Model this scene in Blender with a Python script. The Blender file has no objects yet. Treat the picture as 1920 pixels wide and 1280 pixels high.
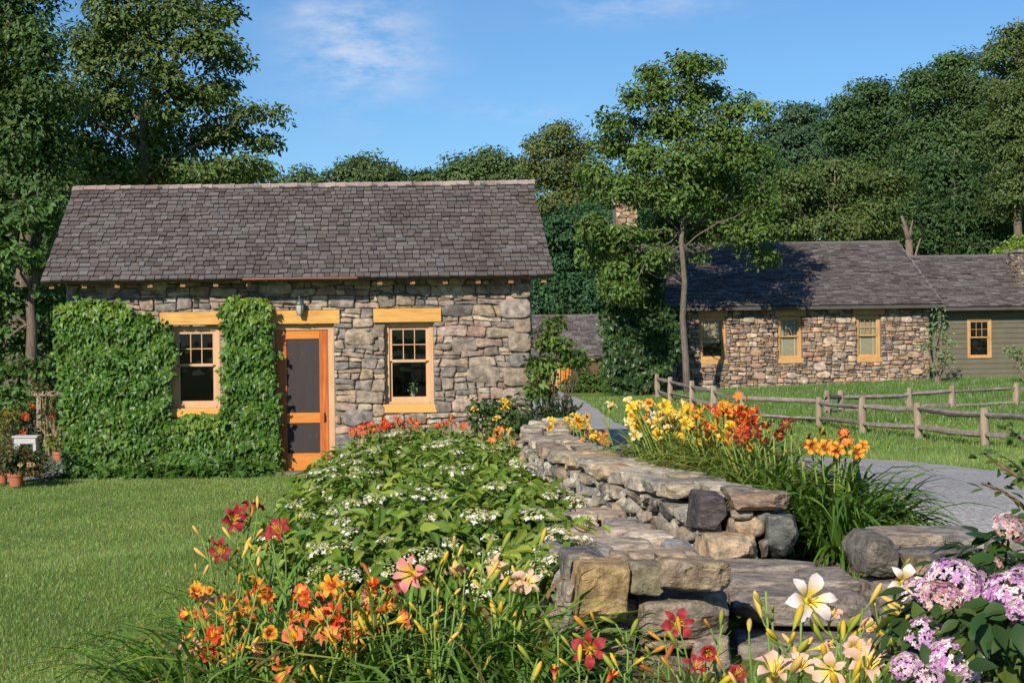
import bpy, math, random
import numpy as np
from mathutils import Vector, Matrix, noise

rng = np.random.default_rng(11)
random.seed(11)
R = math.radians
C = bpy.context.scene.collection
# ------------------------------------------------------------------ camera model
F, PX, PY, E, TH = 3000.0, 690.0, 640.0, 1.9, 0.0125
cT, sT = math.cos(TH), math.sin(TH)


def U(px, py, D):
    """where the point seen at this pixel of the photo stands when it is D metres away"""
    u = (px - PX) / F
    v = (PY - py) / F
    return np.array([(u * cT + v * sT) * D, D, E + (-u * sT + v * cT) * D])


def uni(a, b, n=None):
    return rng.uniform(a, b, n)


def nrm(a):
    a = np.asarray(a, float)
    return a / np.maximum(np.linalg.norm(a, axis=-1, keepdims=True), 1e-9)


# ------------------------------------------------------------------ mesh builder
class MB:
    def __init__(s):
        s.v, s.f, s.c, s.n = [], [], [], 0

    def add(s, V, faces, col=(1, 1, 1), m=0):
        V = np.asarray(V, float).reshape(-1, 3)
        if isinstance(faces, np.ndarray):
            s.f.append((faces + s.n, m))
        else:
            by = {}
            for f in faces:
                by.setdefault(len(f), []).append(f)
            for k, fs in by.items():
                s.f.append((np.array(fs, int) + s.n, m))
        col = np.asarray(col, float)
        if col.ndim == 1:
            col = np.repeat(col[None, :3], len(V), 0)
        s.v.append(V)
        s.c.append(col)
        s.n += len(V)

    def box(s, x0, x1, y0, y1, z0, z1, col=(1, 1, 1), m=0):
        V = [(x, y, z) for x in (x0, x1) for y in (y0, y1) for z in (z0, z1)]
        s.add(V, [(0, 1, 3, 2), (4, 6, 7, 5), (0, 4, 5, 1), (2, 3, 7, 6), (0, 2, 6, 4), (1, 5, 7, 3)], col, m)

    def tube(s, P, rad, k=6, col=(1, 1, 1), m=0, cap=True, jit=0.0):
        P = np.asarray(P, float)
        n = len(P)
        rad = np.broadcast_to(np.asarray(rad, float), (n,))
        T = nrm(np.gradient(P, axis=0))
        a = np.array([0.31, 0.93, 0.2])
        X = nrm(np.cross(T, a))
        Y = np.cross(T, X)
        an = np.linspace(0, 2 * math.pi, k, endpoint=False)
        rj = rad[:, None, None] * (1 + jit * rng.normal(size=(n, k, 1)) + jit * 1.5 * rng.normal(size=(1, k, 1))) if jit else rad[:, None, None]
        V = P[:, None] + rj * (np.cos(an)[None, :, None] * X[:, None] + np.sin(an)[None, :, None] * Y[:, None])
        fs = []
        for i in range(n - 1):
            for j in range(k):
                fs.append((i * k + j, i * k + (j + 1) % k, (i + 1) * k + (j + 1) % k, (i + 1) * k + j))
        V = V.reshape(-1, 3)
        s.add(V, fs, col, m)
        if cap:
            s.f.append((np.array([[s.n - k + j for j in range(k)]]), m))
            s.f.append((np.array([[s.n - n * k + k - 1 - j for j in range(k)]]), m))

    def lathe(s, prof, cx, cy, k=20, col=(1, 1, 1), m=0):
        an = np.linspace(0, 2 * math.pi, k, endpoint=False)
        V = [(cx + r * math.cos(a), cy + r * math.sin(a), z) for r, z in prof for a in an]
        fs = [(i * k + j, i * k + (j + 1) % k, (i + 1) * k + (j + 1) % k, (i + 1) * k + j) for i in range(len(prof) - 1) for j in range(k)]
        s.add(V, fs, col, m)

    def build(s, name, mats, parent=None, smooth=False, sharp=None, off=None):
        V = np.concatenate(s.v)
        if parent is not None and off is None:
            r = parent
            while r.parent is not None:
                r = r.parent
            off = np.array(r.location)
        if off is not None:
            V = V - np.asarray(off, float)
        me = bpy.data.meshes.new(name)
        me.vertices.add(len(V))
        me.vertices.foreach_set("co", V.ravel())
        li, st, tot, mi, p = [], [], [], [], 0
        for fa, m in s.f:
            n, k = fa.shape
            li.append(fa.ravel())
            st.append(p + np.arange(n) * k)
            tot.append(np.full(n, k))
            mi.append(np.full(n, m))
            p += n * k
        me.loops.add(p)
        st = np.concatenate(st)
        me.polygons.add(len(st))
        me.loops.foreach_set("vertex_index", np.concatenate(li).astype(np.int32))
        me.polygons.foreach_set("loop_start", st.astype(np.int32))
        me.polygons.foreach_set("loop_total", np.concatenate(tot).astype(np.int32))
        if not isinstance(mats, (list, tuple)):
            mats = [mats]
        for m in mats:
            me.materials.append(m)
        me.polygons.foreach_set("material_index", np.concatenate(mi).astype(np.int32))
        me.polygons.foreach_set("use_smooth", np.full(len(st), bool(smooth)))
        me.update(calc_edges=True)
        a = me.attributes.new("col", "FLOAT_COLOR", "POINT")
        cc = np.ones((len(V), 4), np.float32)
        cc[:, :3] = np.concatenate(s.c)
        a.data.foreach_set("color", cc.ravel())
        if smooth and sharp:
            me.set_sharp_from_angle(angle=R(sharp))
        o = bpy.data.objects.new(name, me)
        C.objects.link(o)
        if parent is not None:
            o.parent = parent
        return o


def tag(o, label, cat, group=None):
    o["label"] = label
    o["category"] = cat
    if group:
        o["group"] = group
    return o


def thing(name, label, cat, loc, group=None):
    o = bpy.data.objects.new(name, None)
    o.empty_display_size = 0.2
    C.objects.link(o)
    o.location = [float(q) for q in loc]
    return tag(o, label, cat, group)


def struct(o, kind="structure"):
    o["kind"] = kind
    return o


# ------------------------------------------------------------------ materials
def newmat(name):
    m = bpy.data.materials.new(name)
    m.use_nodes = True
    nt = m.node_tree
    nt.nodes.clear()
    out = nt.nodes.new("ShaderNodeOutputMaterial")
    return m, nt, out


class NT:
    """tiny node helper"""

    def __init__(s, nt):
        s.nt = nt

    def n(s, t, **kw):
        nd = s.nt.nodes.new(t)
        for k, v in kw.items():
            if k.startswith("_"):
                setattr(nd, k[1:], v)
        return nd

    def set(s, sock, v):
        if hasattr(v, "is_linked") or hasattr(v, "links"):
            s.nt.links.new(v, sock)
        elif isinstance(v, (tuple, list)) and sock.type == "RGBA":
            sock.default_value = (*v[:3], 1)
        else:
            sock.default_value = v

    def coord(s, which="Object"):
        return s.n("ShaderNodeTexCoord").outputs[which]

    def mapping(s, vec, scale=(1, 1, 1), loc=(0, 0, 0), rot=(0, 0, 0)):
        m = s.n("ShaderNodeMapping")
        s.set(m.inputs["Vector"], vec)
        m.inputs["Scale"].default_value = scale
        m.inputs["Location"].default_value = loc
        m.inputs["Rotation"].default_value = rot
        return m.outputs[0]

    def noise(s, vec, scale, detail=4, rough=0.55, out="Fac"):
        m = s.n("ShaderNodeTexNoise")
        s.set(m.inputs["Vector"], vec)
        m.inputs["Scale"].default_value = scale
        m.inputs["Detail"].default_value = detail
        m.inputs["Roughness"].default_value = rough
        return m.outputs[out]

    def ramp(s, fac, stops):
        m = s.n("ShaderNodeValToRGB")
        s.set(m.inputs[0], fac)
        cr = m.color_ramp
        while len(cr.elements) < len(stops):
            cr.elements.new(0.5)
        for e, (p, c) in zip(cr.elements, stops):
            e.position = p
            e.color = (*c[:3], 1) if not isinstance(c, float) else (c, c, c, 1)
        return m.outputs[0]

    def mix(s, fac, a, b, mode="MIX"):
        m = s.n("ShaderNodeMix", _data_type="RGBA", _blend_type=mode)
        s.set(m.inputs[0], fac)
        s.set(m.inputs[6], a)
        s.set(m.inputs[7], b)
        return m.outputs[2]

    def math(s, op, a, b=0.0):
        m = s.n("ShaderNodeMath", _operation=op)
        s.set(m.inputs[0], a)
        s.set(m.inputs[1], b)
        return m.outputs[0]

    def attr(s, name="col"):
        return s.n("ShaderNodeAttribute", _attribute_name=name).outputs["Color"]

    def bump(s, h, dist=0.01, strength=1.0, normal=None):
        m = s.n("ShaderNodeBump")
        s.set(m.inputs["Height"], h)
        m.inputs["Distance"].default_value = dist
        m.inputs["Strength"].default_value = strength
        if normal is not None:
            s.set(m.inputs["Normal"], normal)
        return m.outputs[0]

    def pbsdf(s, col, rough=0.8, spec=0.3, normal=None, metal=0.0):
        m = s.n("ShaderNodeBsdfPrincipled")
        s.set(m.inputs["Base Color"], col)
        s.set(m.inputs["Roughness"], rough)
        m.inputs["Specular IOR Level"].default_value = spec
        m.inputs["Metallic"].default_value = metal
        if normal is not None:
            s.set(m.inputs["Normal"], normal)
        return m.outputs[0]

    def out(s, shader, outn):
        s.nt.links.new(shader, outn.inputs["Surface"])


def mat_stone(name, lichen=0.25, scale=1.0, bump=0.012, grain=(1, 1, 1)):
    m, nt, o = newmat(name)
    k = NT(nt)
    co = k.mapping(k.coord(), grain)
    n1 = k.noise(co, 9 * scale, 6, 0.62)
    n2 = k.noise(co, 45 * scale, 5, 0.7)
    n3 = k.noise(co, 3.1 * scale, 3, 0.5)
    base = k.attr()
    c1 = k.mix(k.ramp(n1, [(0.36, 0.0), (0.66, 1.0)]), k.mix(1.0, base, (0.52, 0.50, 0.50), "MULTIPLY"), k.mix(1.0, base, (1.34, 1.30, 1.24), "MULTIPLY"))
    c2 = k.mix(k.math("MULTIPLY", k.ramp(n2, [(0.45, 0.0), (0.75, 1.0)]), 0.5), c1, k.mix(1.0, c1, (0.45, 0.43, 0.42), "MULTIPLY"))
    c3 = k.mix(k.math("MULTIPLY", k.ramp(k.noise(co, 6.3 * scale, 6, 0.7), [(0.56, 0.0), (0.68, 1.0)]), lichen), c2, (0.50, 0.47, 0.42))
    c3 = k.mix(k.math("MULTIPLY", k.ramp(k.noise(co, 150 * scale, 3, 0.7), [(0.52, 0.0), (0.66, 1.0)]), .45), c3, k.mix(1.0, c3, (0.5, 0.48, 0.46), "MULTIPLY"))
    c4 = k.mix(k.math("MULTIPLY", k.ramp(n3, [(0.5, 0.0), (0.75, 1.0)]), 0.35), c3, k.mix(1.0, c3, (1.1, 0.9, 0.7), "MULTIPLY"))
    h = k.math("ADD", k.math("MULTIPLY", n1, 1.0), k.math("MULTIPLY", n2, 0.35))
    k.out(k.pbsdf(c4, 0.88, 0.2, k.bump(h, bump, 0.9)), o)
    return m


def mat_leaf(name, rough=0.5, spec=0.35, trans=0.28, tcol=(1.25, 1.2, 0.45)):
    m, nt, o = newmat(name)
    k = NT(nt)
    a = k.attr()
    p = k.pbsdf(a, rough, spec)
    t = k.n("ShaderNodeBsdfTranslucent")
    k.set(t.inputs[0], k.mix(1.0, a, tcol, "MULTIPLY"))
    mx = k.n("ShaderNodeMixShader")
    mx.inputs[0].default_value = trans
    nt.links.new(p, mx.inputs[1])
    nt.links.new(t.outputs[0], mx.inputs[2])
    k.out(mx.outputs[0], o)
    return m


def mat_attr(name, rough=0.7, spec=0.3, var=0.25, scale=20, bump=0.0, metal=0.0, grain=(1, 1, 1)):
    m, nt, o = newmat(name)
    k = NT(nt)
    a = k.attr()
    n = k.noise(k.mapping(k.coord(), grain), scale, 5, 0.6)
    c = k.mix(k.ramp(n, [(0.3, 0.0), (0.7, 1.0)]), k.mix(1.0, a, (1 - var,) * 3, "MULTIPLY"), k.mix(1.0, a, (1 + var * 0.7,) * 3, "MULTIPLY"))
    k.out(k.pbsdf(c, rough, spec, k.bump(n, bump, 0.8) if bump else None, metal), o)
    return m


def mat_grass():
    m, nt, o = newmat("grass_ground")
    k = NT(nt)
    co = k.coord()
    n1 = k.noise(co, 0.55, 4, 0.6)
    n2 = k.noise(co, 60, 4, 0.7)
    n3 = k.noise(co, 6, 4, 0.65)
    c = k.ramp(n1, [(0.32, (0.14, 0.225, 0.045)), (0.55, (0.185, 0.275, 0.06)), (0.75, (0.24, 0.30, 0.08))])
    c = k.mix(k.ramp(n2, [(0.35, 0.0), (0.7, 1.0)]), k.mix(1.0, c, (0.6, 0.62, 0.6), "MULTIPLY"), k.mix(1.0, c, (1.25, 1.2, 1.1), "MULTIPLY"))
    c = k.mix(k.math("MULTIPLY", k.ramp(n3, [(0.5, 0.0), (0.72, 1.0)]), 0.35), c, (0.16, 0.165, 0.05))
    k.out(k.pbsdf(c, 0.9, 0.1, k.bump(n2, 0.03, 0.8)), o)
    return m


def mat_gravel(name, a=(0.30, 0.285, 0.27), b=(0.56, 0.53, 0.50)):
    m, nt, o = newmat(name)
    k = NT(nt)
    co = k.coord()
    v = k.n("ShaderNodeTexVoronoi")
    k.set(v.inputs["Vector"], co)
    v.inputs["Scale"].default_value = 42
    n2 = k.noise(co, 1.2, 4, 0.6)
    n3 = k.noise(co, 130, 3, 0.7)
    sep = k.n("ShaderNodeSeparateColor")
    k.set(sep.inputs[0], v.outputs["Color"])
    c = k.mix(sep.outputs[0], a, b)
    c = k.mix(k.math("MULTIPLY", n3, 0.5), c, k.mix(1.0, c, (0.55, 0.55, 0.56), "MULTIPLY"))
    c = k.mix(k.ramp(n2, [(0.35, 0.0), (0.7, 1.0)]), k.mix(1.0, c, (0.86, 0.86, 0.88), "MULTIPLY"), k.mix(1.0, c, (1.12, 1.1, 1.07), "MULTIPLY"))
    h = k.math("SUBTRACT", 1.0, v.outputs["Distance"])
    k.out(k.pbsdf(c, 0.95, 0.15, k.bump(h, 0.012, 0.8)), o)
    return m


def mat_shingle(name, warm=0.0):
    m, nt, o = newmat(name)
    k = NT(nt)
    co = k.coord()
    a = k.attr()
    g = k.noise(k.mapping(co, (70, 3, 3)), 1.0, 5, 0.65)
    st = k.noise(k.mapping(co, (1.2, 0.55, 0.55)), 1.0, 5, 0.6)
    sp = k.noise(co, 14, 5, 0.7)
    c = k.mix(g, k.mix(1.0, a, (0.72, 0.70, 0.70), "MULTIPLY"), k.mix(1.0, a, (1.25, 1.25, 1.26), "MULTIPLY"))
    c = k.mix(k.math("MULTIPLY", k.ramp(st, [(0.5, 0.0), (0.68, 1.0)]), 0.6), c, k.mix(1.0, c, (0.62, 0.50, 0.46), "MULTIPLY"))
    c = k.mix(k.math("MULTIPLY", k.ramp(sp, [(0.58, 0.0), (0.7, 1.0)]), 0.45), c, k.mix(1.0, c, (0.4, 0.38, 0.36), "MULTIPLY"))
    k.out(k.pbsdf(c, 0.85, 0.2, k.bump(g, 0.004, 0.8)), o)
    return m


def mat_wood(name, a, b, rough=0.45, grain=(3, 3, 40), sc=1.0, bump=0.002):
    m, nt, o = newmat(name)
    k = NT(nt)
    co = k.mapping(k.coord(), grain)
    n = k.noise(co, sc, 6, 0.6)
    n2 = k.noise(k.coord(), 2.3, 3, 0.5)
    c = k.mix(k.ramp(n, [(0.3, 0.0), (0.7, 1.0)]), a, b)
    c = k.mix(k.ramp(n2, [(0.35, 0.0), (0.7, 1.0)]), k.mix(1.0, c, (0.85, 0.8, 0.75), "MULTIPLY"), c)
    k.out(k.pbsdf(c, rough, 0.35, k.bump(n, bump, 0.6)), o)
    return m


def mat_plain(name, col, rough=0.6, spec=0.3, metal=0.0, var=0.12, scale=8):
    m, nt, o = newmat(name)
    k = NT(nt)
    n = k.noise(k.coord(), scale, 5, 0.6)
    c = k.mix(n, tuple(q * (1 - var) for q in col), tuple(q * (1 + var) for q in col))
    k.out(k.pbsdf(c, rough, spec, None, metal), o)
    return m


def mat_pane():
    m, nt, o = newmat("window_glass")
    k = NT(nt)
    tr = k.n("ShaderNodeBsdfTransparent")
    tr.inputs[0].default_value = (0.82, 0.85, 0.84, 1)
    gl = k.n("ShaderNodeBsdfGlossy")
    gl.inputs["Roughness"].default_value = 0.02
    nz = k.bump(k.noise(k.coord(), 2.5, 2), 0.01, 0.4)
    nt.links.new(nz, gl.inputs["Normal"])
    fr = k.n("ShaderNodeFresnel")
    fr.inputs[0].default_value = 1.45
    mx = k.n("ShaderNodeMixShader")
    nt.links.new(fr.outputs[0], mx.inputs[0])
    nt.links.new(tr.outputs[0], mx.inputs[1])
    nt.links.new(gl.outputs[0], mx.inputs[2])
    k.out(mx.outputs[0], o)
    return m


def mat_screen():
    m, nt, o = newmat("insect_screen")
    k = NT(nt)
    co = k.coord()
    w = k.noise(k.mapping(co, (30, 1, 1.5)), 1.0, 3, 0.6)
    c = k.mix(w, (0.030, 0.022, 0.022), (0.055, 0.040, 0.038))
    c = k.mix(k.math("MULTIPLY", k.ramp(k.noise(k.mapping(co, (9, 1, 5)), 1.0, 6, 0.7), [(0.60, 0.0), (0.72, 1.0)]), 0.35), c, (0.16, 0.09, 0.045))
    k.out(k.pbsdf(c, 0.6, 0.3), o)
    return m


M = dict(
    stone=mat_stone("fieldstone", 0.16, 1.0, 0.010),
    farstone=mat_stone("fieldstone_far", 0.1, 0.6, 0.02),
    rock=mat_stone("wall_rock", 0.42, 1.5, 0.035),
    slate=mat_stone("layered_rock", 0.25, 1.3, 0.035, (1, 1, 2.2)),
    mortar=mat_plain("mortar", (0.20, 0.165, 0.13), 0.95, 0.1, 0, 0.3, 30),
    gap=mat_plain("dark_earth_core", (0.055, 0.045, 0.035), 0.95, 0.1, 0, 0.3, 30),
    soil=mat_plain("soil", (0.11, 0.075, 0.045), 0.95, 0.1, 0, 0.4, 25),
    leaf=mat_leaf("leaf"),
    ivy=mat_leaf("ivy_leaf", 0.42, 0.4, 0.2),
    blade=mat_leaf("strap_leaf", 0.45, 0.4, 0.3),
    petal=mat_leaf("petal", 0.55, 0.2, 0.22, (1.05, 0.9, 0.8)),
    treeleaf=mat_leaf("tree_leaf", 0.5, 0.3, 0.22, (1.2, 1.2, 0.45)),
    grass=mat_grass(),
    gravel=mat_gravel("gravel"),
    strip=mat_gravel("stony_track", (0.20, 0.16, 0.12), (0.36, 0.30, 0.24)),
    shingle=mat_shingle("weathered_shingle"),
    yellowwood=mat_wood("yellow_timber", (0.52, 0.25, 0.055), (0.78, 0.45, 0.125), 0.5, (2.5, 20, 22)),
    sillwood=mat_wood("cedar_sill", (0.72, 0.32, 0.075), (0.85, 0.43, 0.13), 0.5, (2.5, 20, 22)),
    casing=mat_wood("cedar_casing", (0.57, 0.33, 0.175), (0.69, 0.43, 0.24), 0.5, (30, 20, 2)),
    door=mat_wood("red_cedar_door", (0.38, 0.085, 0.018), (0.64, 0.20, 0.042), 0.4, (30, 20, 2)),
    doorlow=mat_wood("cedar_door_rail", (0.60, 0.20, 0.035), (0.72, 0.28, 0.06), 0.4, (2.5, 20, 24)),
    farcasing=mat_wood("far_casing", (0.50, 0.28, 0.105), (0.62, 0.37, 0.15), 0.5, (10, 10, 2)),
    greywood=mat_wood("weathered_rail", (0.17, 0.14, 0.12), (0.36, 0.31, 0.27), 0.9, (6, 6, 6), 1.5, 0.01),
    postwood=mat_wood("fence_post_wood", (0.22, 0.165, 0.12), (0.42, 0.33, 0.25), 0.9, (14, 14, 2), 1.0, 0.01),
    darkwood=mat_wood("soffit_wood", (0.10, 0.055, 0.03), (0.17, 0.095, 0.05), 0.8),
    raftwood=mat_wood("rafter_wood", (0.26, 0.13, 0.055), (0.36, 0.19, 0.08), 0.7),
    siding=mat_wood("olive_siding", (0.125, 0.115, 0.078), (0.155, 0.142, 0.098), 0.6, (0.6, 4, 18)),
    copper=mat_plain("aged_copper", (0.22, 0.10, 0.065), 0.4, 0.5, 0.6, 0.35, 6),
    bark=mat_attr("bark", 0.92, 0.1, 0.45, 9, 0.03, 0, (3, 3, 0.6)),
    stem=mat_attr("plant_stem", 0.6, 0.3, 0.15, 20),
    terracotta=mat_plain("terracotta", (0.42, 0.13, 0.065), 0.8, 0.2, 0, 0.22, 14),
    pane=mat_pane(),
    screen=mat_screen(),
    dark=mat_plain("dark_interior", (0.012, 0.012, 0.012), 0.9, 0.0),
    blind=mat_plain("cream_blind", (0.62, 0.55, 0.38), 0.6),
    white=mat_plain("white_paint", (0.46, 0.45, 0.46), 0.6),
    lampmetal=mat_plain("pewter_lamp", (0.22, 0.23, 0.24), 0.4, 0.5, 0.7, 0.2, 20),
    lampglass=mat_plain("frosted_lamp_glass", (0.42, 0.40, 0.36), 0.15, 0.5),
    brass=mat_plain("dark_handle", (0.10, 0.06, 0.03), 0.35, 0.5, 0.8),
)

# ------------------------------------------------------------------ ground
GP = np.array([
    (-8, 9, 0), (-3, 9, 0), (-1, 9, .02), (-8, 15, 0), (-2, 15, 0), (-8, 23, 0), (-4, 23, 0), (0, 23, 0), (2.5, 23, 0),
    (-.75, 6.5, .28), (.3, 6.5, .42), (-1.6, 6.5, .05), (.2, 9, .18), (.5, 13, .12), (.5, 18, .05), (1.0, 5.2, .45), (1.6, 4, .5), (3, 4.5, .5),
    (2.45, 8.6, .62), (3, 9.5, .6), (2.15, 9.7, .74), (2.1, 10.6, .86), (2.15, 11.6, .9), (2.3, 13, .85), (2.5, 15, .55), (2.9, 11.5, .74), (3.6, 12, .55), (1.1, 11, .15), (1.1, 13, .13), (1.1, 9.6, .2), (4.4, 13, .5), (6, 12, .5), (7, 17.5, .35), (6, 20, .3),
    (4.5, 25, .12), (5, 33, .03), (6, 53, 0), (7.5, 75, -.5), (4, 75, -.5), (9.3, 33, 0), (10.5, 29, 0), (11, 27, 0), (15, 30, 0),
    (8.5, 47, .1), (9, 52, .05), (14, 52, .2), (18, 52, .35), (22, 52, .4), (16, 43, .12), (-15, 30, 0), (-20, 60, 0), (0, 60, -.1),
    (30, 60, .5), (-30, 10, 0), (0, -10, .2), (0, 0, .2), (10, 5, .4), (40, 30, .3), (-40, 60, 0), (0, 150, 0), (60, 150, .5), (-60, 150, 0), (-40, -20, 0), (40, -20, .3)], float)


def _phi(r2):
    return np.sqrt(r2 + 2.0)


_d = GP[:, None, :2] - GP[None, :, :2]
_A = _phi((_d ** 2).sum(-1))
_W = np.linalg.solve(_A + 1e-6 * np.eye(len(GP)), GP[:, 2] - 0.1)


def gz(x, y):
    x = np.asarray(x, float)
    y = np.asarray(y, float)
    q = np.stack([x.ravel(), y.ravel()], -1)
    out = np.empty(len(q))
    for i in range(0, len(q), 20000):
        d = q[i:i + 20000, None] - GP[None, :, :2]
        out[i:i + 20000] = _phi((d ** 2).sum(-1)) @ _W
    out += 0.1
    far = np.clip((np.hypot(q[:, 0], q[:, 1] - 30) - 110) / 60, 0, 1)
    out = out * (1 - far)
    return out.reshape(x.shape)


def G(x, y):
    return float(gz(np.array([x]), np.array([y]))[0])


def sheet(xs, ys, name, mat, lift=0.0, bumpy=0.0):
    X, Y = np.meshgrid(xs, ys)
    Z = gz(X, Y) + lift
    if bumpy:
        Z += bumpy * np.sin(X * 3.1 + 1.3 * np.sin(Y * 1.7)) * np.sin(Y * 2.3 + X)
    n, m = len(xs), len(ys)
    V = np.stack([X, Y, Z], -1).reshape(-1, 3)
    i, j = np.meshgrid(np.arange(n - 1), np.arange(m - 1))
    a = (j * n + i).ravel()
    mb = MB()
    mb.add(V, np.stack([a, a + 1, a + n + 1, a + n], -1))
    return struct(mb.build(name, mat, None, True))


def ribbon(center, half, name, mat, lift=0.015, n=8, seg=120, jag=0.06):
    """a strip draped over the ground along a polyline (x, y, halfwidth)"""
    P = np.array(center, float)
    t = np.linspace(0, len(P) - 1, seg)
    # catmull-rom
    i = np.clip(t.astype(int), 0, len(P) - 2)
    f = (t - i)[:, None]
    p0 = P[np.clip(i - 1, 0, len(P) - 1)]
    p1, p2 = P[i], P[i + 1]
    p3 = P[np.clip(i + 2, 0, len(P) - 1)]
    Q = 0.5 * ((2 * p1) + (-p0 + p2) * f + (2 * p0 - 5 * p1 + 4 * p2 - p3) * f ** 2 + (-p0 + 3 * p1 - 3 * p2 + p3) * f ** 3)
    T = nrm(np.gradient(Q[:, :2], axis=0))
    Nn = np.stack([-T[:, 1], T[:, 0]], -1)
    V = []
    for q, nn in zip(Q, Nn):
        for k in range(n):
            s = -1 + 2 * k / (n - 1)
            w = q[2] + (uni(-jag, jag) if k in (0, n - 1) else 0)
            V.append((q[0] + nn[0] * s * w, q[1] + nn[1] * s * w))
    V = np.array(V)
    Z = gz(V[:, 0], V[:, 1]) + lift
    fs = [(r * n + k, r * n + k + 1, (r + 1) * n + k + 1, (r + 1) * n + k) for r in range(seg - 1) for k in range(n - 1)]
    mb = MB()
    mb.add(np.column_stack([V, Z]), fs)
    return struct(mb.build(name, mat, None, True))


def spaced(*segs):
    o = []
    for a, b, st in segs:
        o.append(np.arange(a, b, st))
    o.append([segs[-1][1]])
    return np.concatenate(o)


sheet(spaced((-600, -60, 60), (-60, -12, 3), (-12, 25, 0.3), (25, 60, 3), (60, 600, 60)),
      spaced((-300, -12, 36), (-12, 0, 2), (0, 26, 0.3), (26, 60, 0.7), (60, 140, 5), (140, 900, 80)), "lawn", M["grass"])
DRIVE = [(6.9, 6.5, 1.7), (6.2, 10.5, 1.85), (5.9, 13, 1.8), (5.6, 18.0, 1.5), (4.8, 22, 1.4), (4.25, 27, 1.3), (4.15, 33, 1.2), (4.9, 43, 1.15), (5.7, 53, 1.0), (6.5, 64, 0.9), (6.7, 73, 0.8)]
ribbon(DRIVE, 0, "driveway", M["gravel"])
ribbon([(11.2, 43.6, .3), (14, 43.8, .35), (17, 44, .35), (21, 44.4, .35)], 0, "stony_track", M["strip"], 0.02, 4, 40, 0.1)
ribbon([(10.6, 35.4, .25), (12.5, 35.2, .3), (15, 35, .3), (18, 35, .3)], 0, "stony_track", M["strip"], 0.02, 4, 40, 0.1)
ribbon([(-8.5, 22.2, .7), (-6.5, 22.6, .75), (-5.2, 23.1, .7), (-4.9, 24.5, .5)], 0, "gravel_path", M["gravel"], 0.02, 4, 40, 0.08)
ribbon([(2.9, 8.2, .28), (2.75, 9.6, .5), (2.6, 11.4, .55), (2.3, 13.4, .5), (2.2, 15.5, .4)], 0, "soil_bed", M["soil"], 0.03, 6, 60, 0.08)
ribbon([(.3, 6.2, 1.3), (.35, 9, 1.0), (.4, 13, 1.0), (.5, 17, .9), (.5, 20.5, 1.0)], 0, "soil_bed", M["soil"], 0.02, 6, 60, 0.1)
ribbon([(.6, 5.3, .5), (1.6, 4.9, .6), (3, 5.0, .7)], 0, "soil_bed", M["soil"], 0.03, 6, 60, 0.1)

# ------------------------------------------------------------------ leaves
LEAF = {}
LEAF["diamond"] = (np.array([(0, 0, 0), (.27, .45, .07), (0, 1, -.08), (-.27, .45, .07)]), np.array([(0, 1, 2), (0, 2, 3)]))
LEAF["narrow"] = (np.array([(0, 0, 0), (.16, .42, .04), (0, 1, -.14), (-.16, .42, .04)]), np.array([(0, 1, 2), (0, 2, 3)]))
LEAF["ovate"] = (np.array([(0, 0, 0), (0, .35, -.03), (0, .7, -.07), (0, 1, -.2), (.23, .28, .05), (.2, .66, .0), (-.23, .28, .05), (-.2, .66, .0)]),
                 np.array([(0, 4, 1), (0, 1, 6), (1, 4, 5), (1, 5, 2), (6, 1, 2), (6, 2, 7), (2, 5, 3), (7, 2, 3)]))
_t = [0, .1, .3, .55, .8, 1.0]
_w = [.02, .13, .25, .235, .12, .0]
_V = []
for _a, _b in zip(_t, _w):
    _z = -.16 * _a * _a
    _V += [(-_b, _a, _z + .22 * _b), (0, _a, _z), (_b, _a, _z + .22 * _b)]
_F = []
for _i in range(5):
    for _j in range(2):
        _F.append((_i * 3 + _j, _i * 3 + _j + 1, _i * 3 + _j + 4, _i * 3 + _j + 3))
LEAF["broad"] = (np.array(_V, float), np.array(_F))
LEAF["hyd"] = (LEAF["broad"][0] * np.array([.82, 1, 1.6]), LEAF["broad"][1])
LEAF["ivy"] = (np.array([(0, 0, 0), (.3, -.1, -.02), (.52, .32, -.06), (.27, .42, .01), (0, 1, -.14), (-.27, .42, .01), (-.52, .32, -.06), (-.3, -.1, -.02), (0, .4, .06)]),
               np.array([(0, 1, 8), (1, 2, 8), (2, 3, 8), (3, 4, 8), (4, 5, 8), (5, 6, 8), (6, 7, 8), (7, 0, 8)]))


def leaves(mb, kind, P, N, T, S, col):
    tv, tf = LEAF[kind]
    P, N, T = np.asarray(P), nrm(N), np.asarray(T, float)
    T = nrm(T - (T * N).sum(-1, keepdims=True) * N)
    X = np.cross(T, N)
    S = np.asarray(S, float)[:, None, None]
    V = P[:, None] + S * (tv[None, :, 0:1] * X[:, None] + tv[None, :, 1:2] * T[:, None] + tv[None, :, 2:3] * N[:, None])
    n, k = len(P), len(tv)
    fa = (tf[None] + (np.arange(n) * k)[:, None, None]).reshape(-1, tf.shape[1])
    mb.add(V.reshape(-1, 3), fa, np.repeat(col, k, 0))


def jcol(base, n, v=0.3, hue=0.12):
    b = np.asarray(base, float)[None] * uni(1 - v, 1 + v, (n, 1))
    h = uni(-hue, hue, (n, 1))
    return np.clip(b * np.concatenate([1 + 1.6 * h, 1 + 0.3 * h, 1 - h], 1), 0.002, 1)


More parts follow.
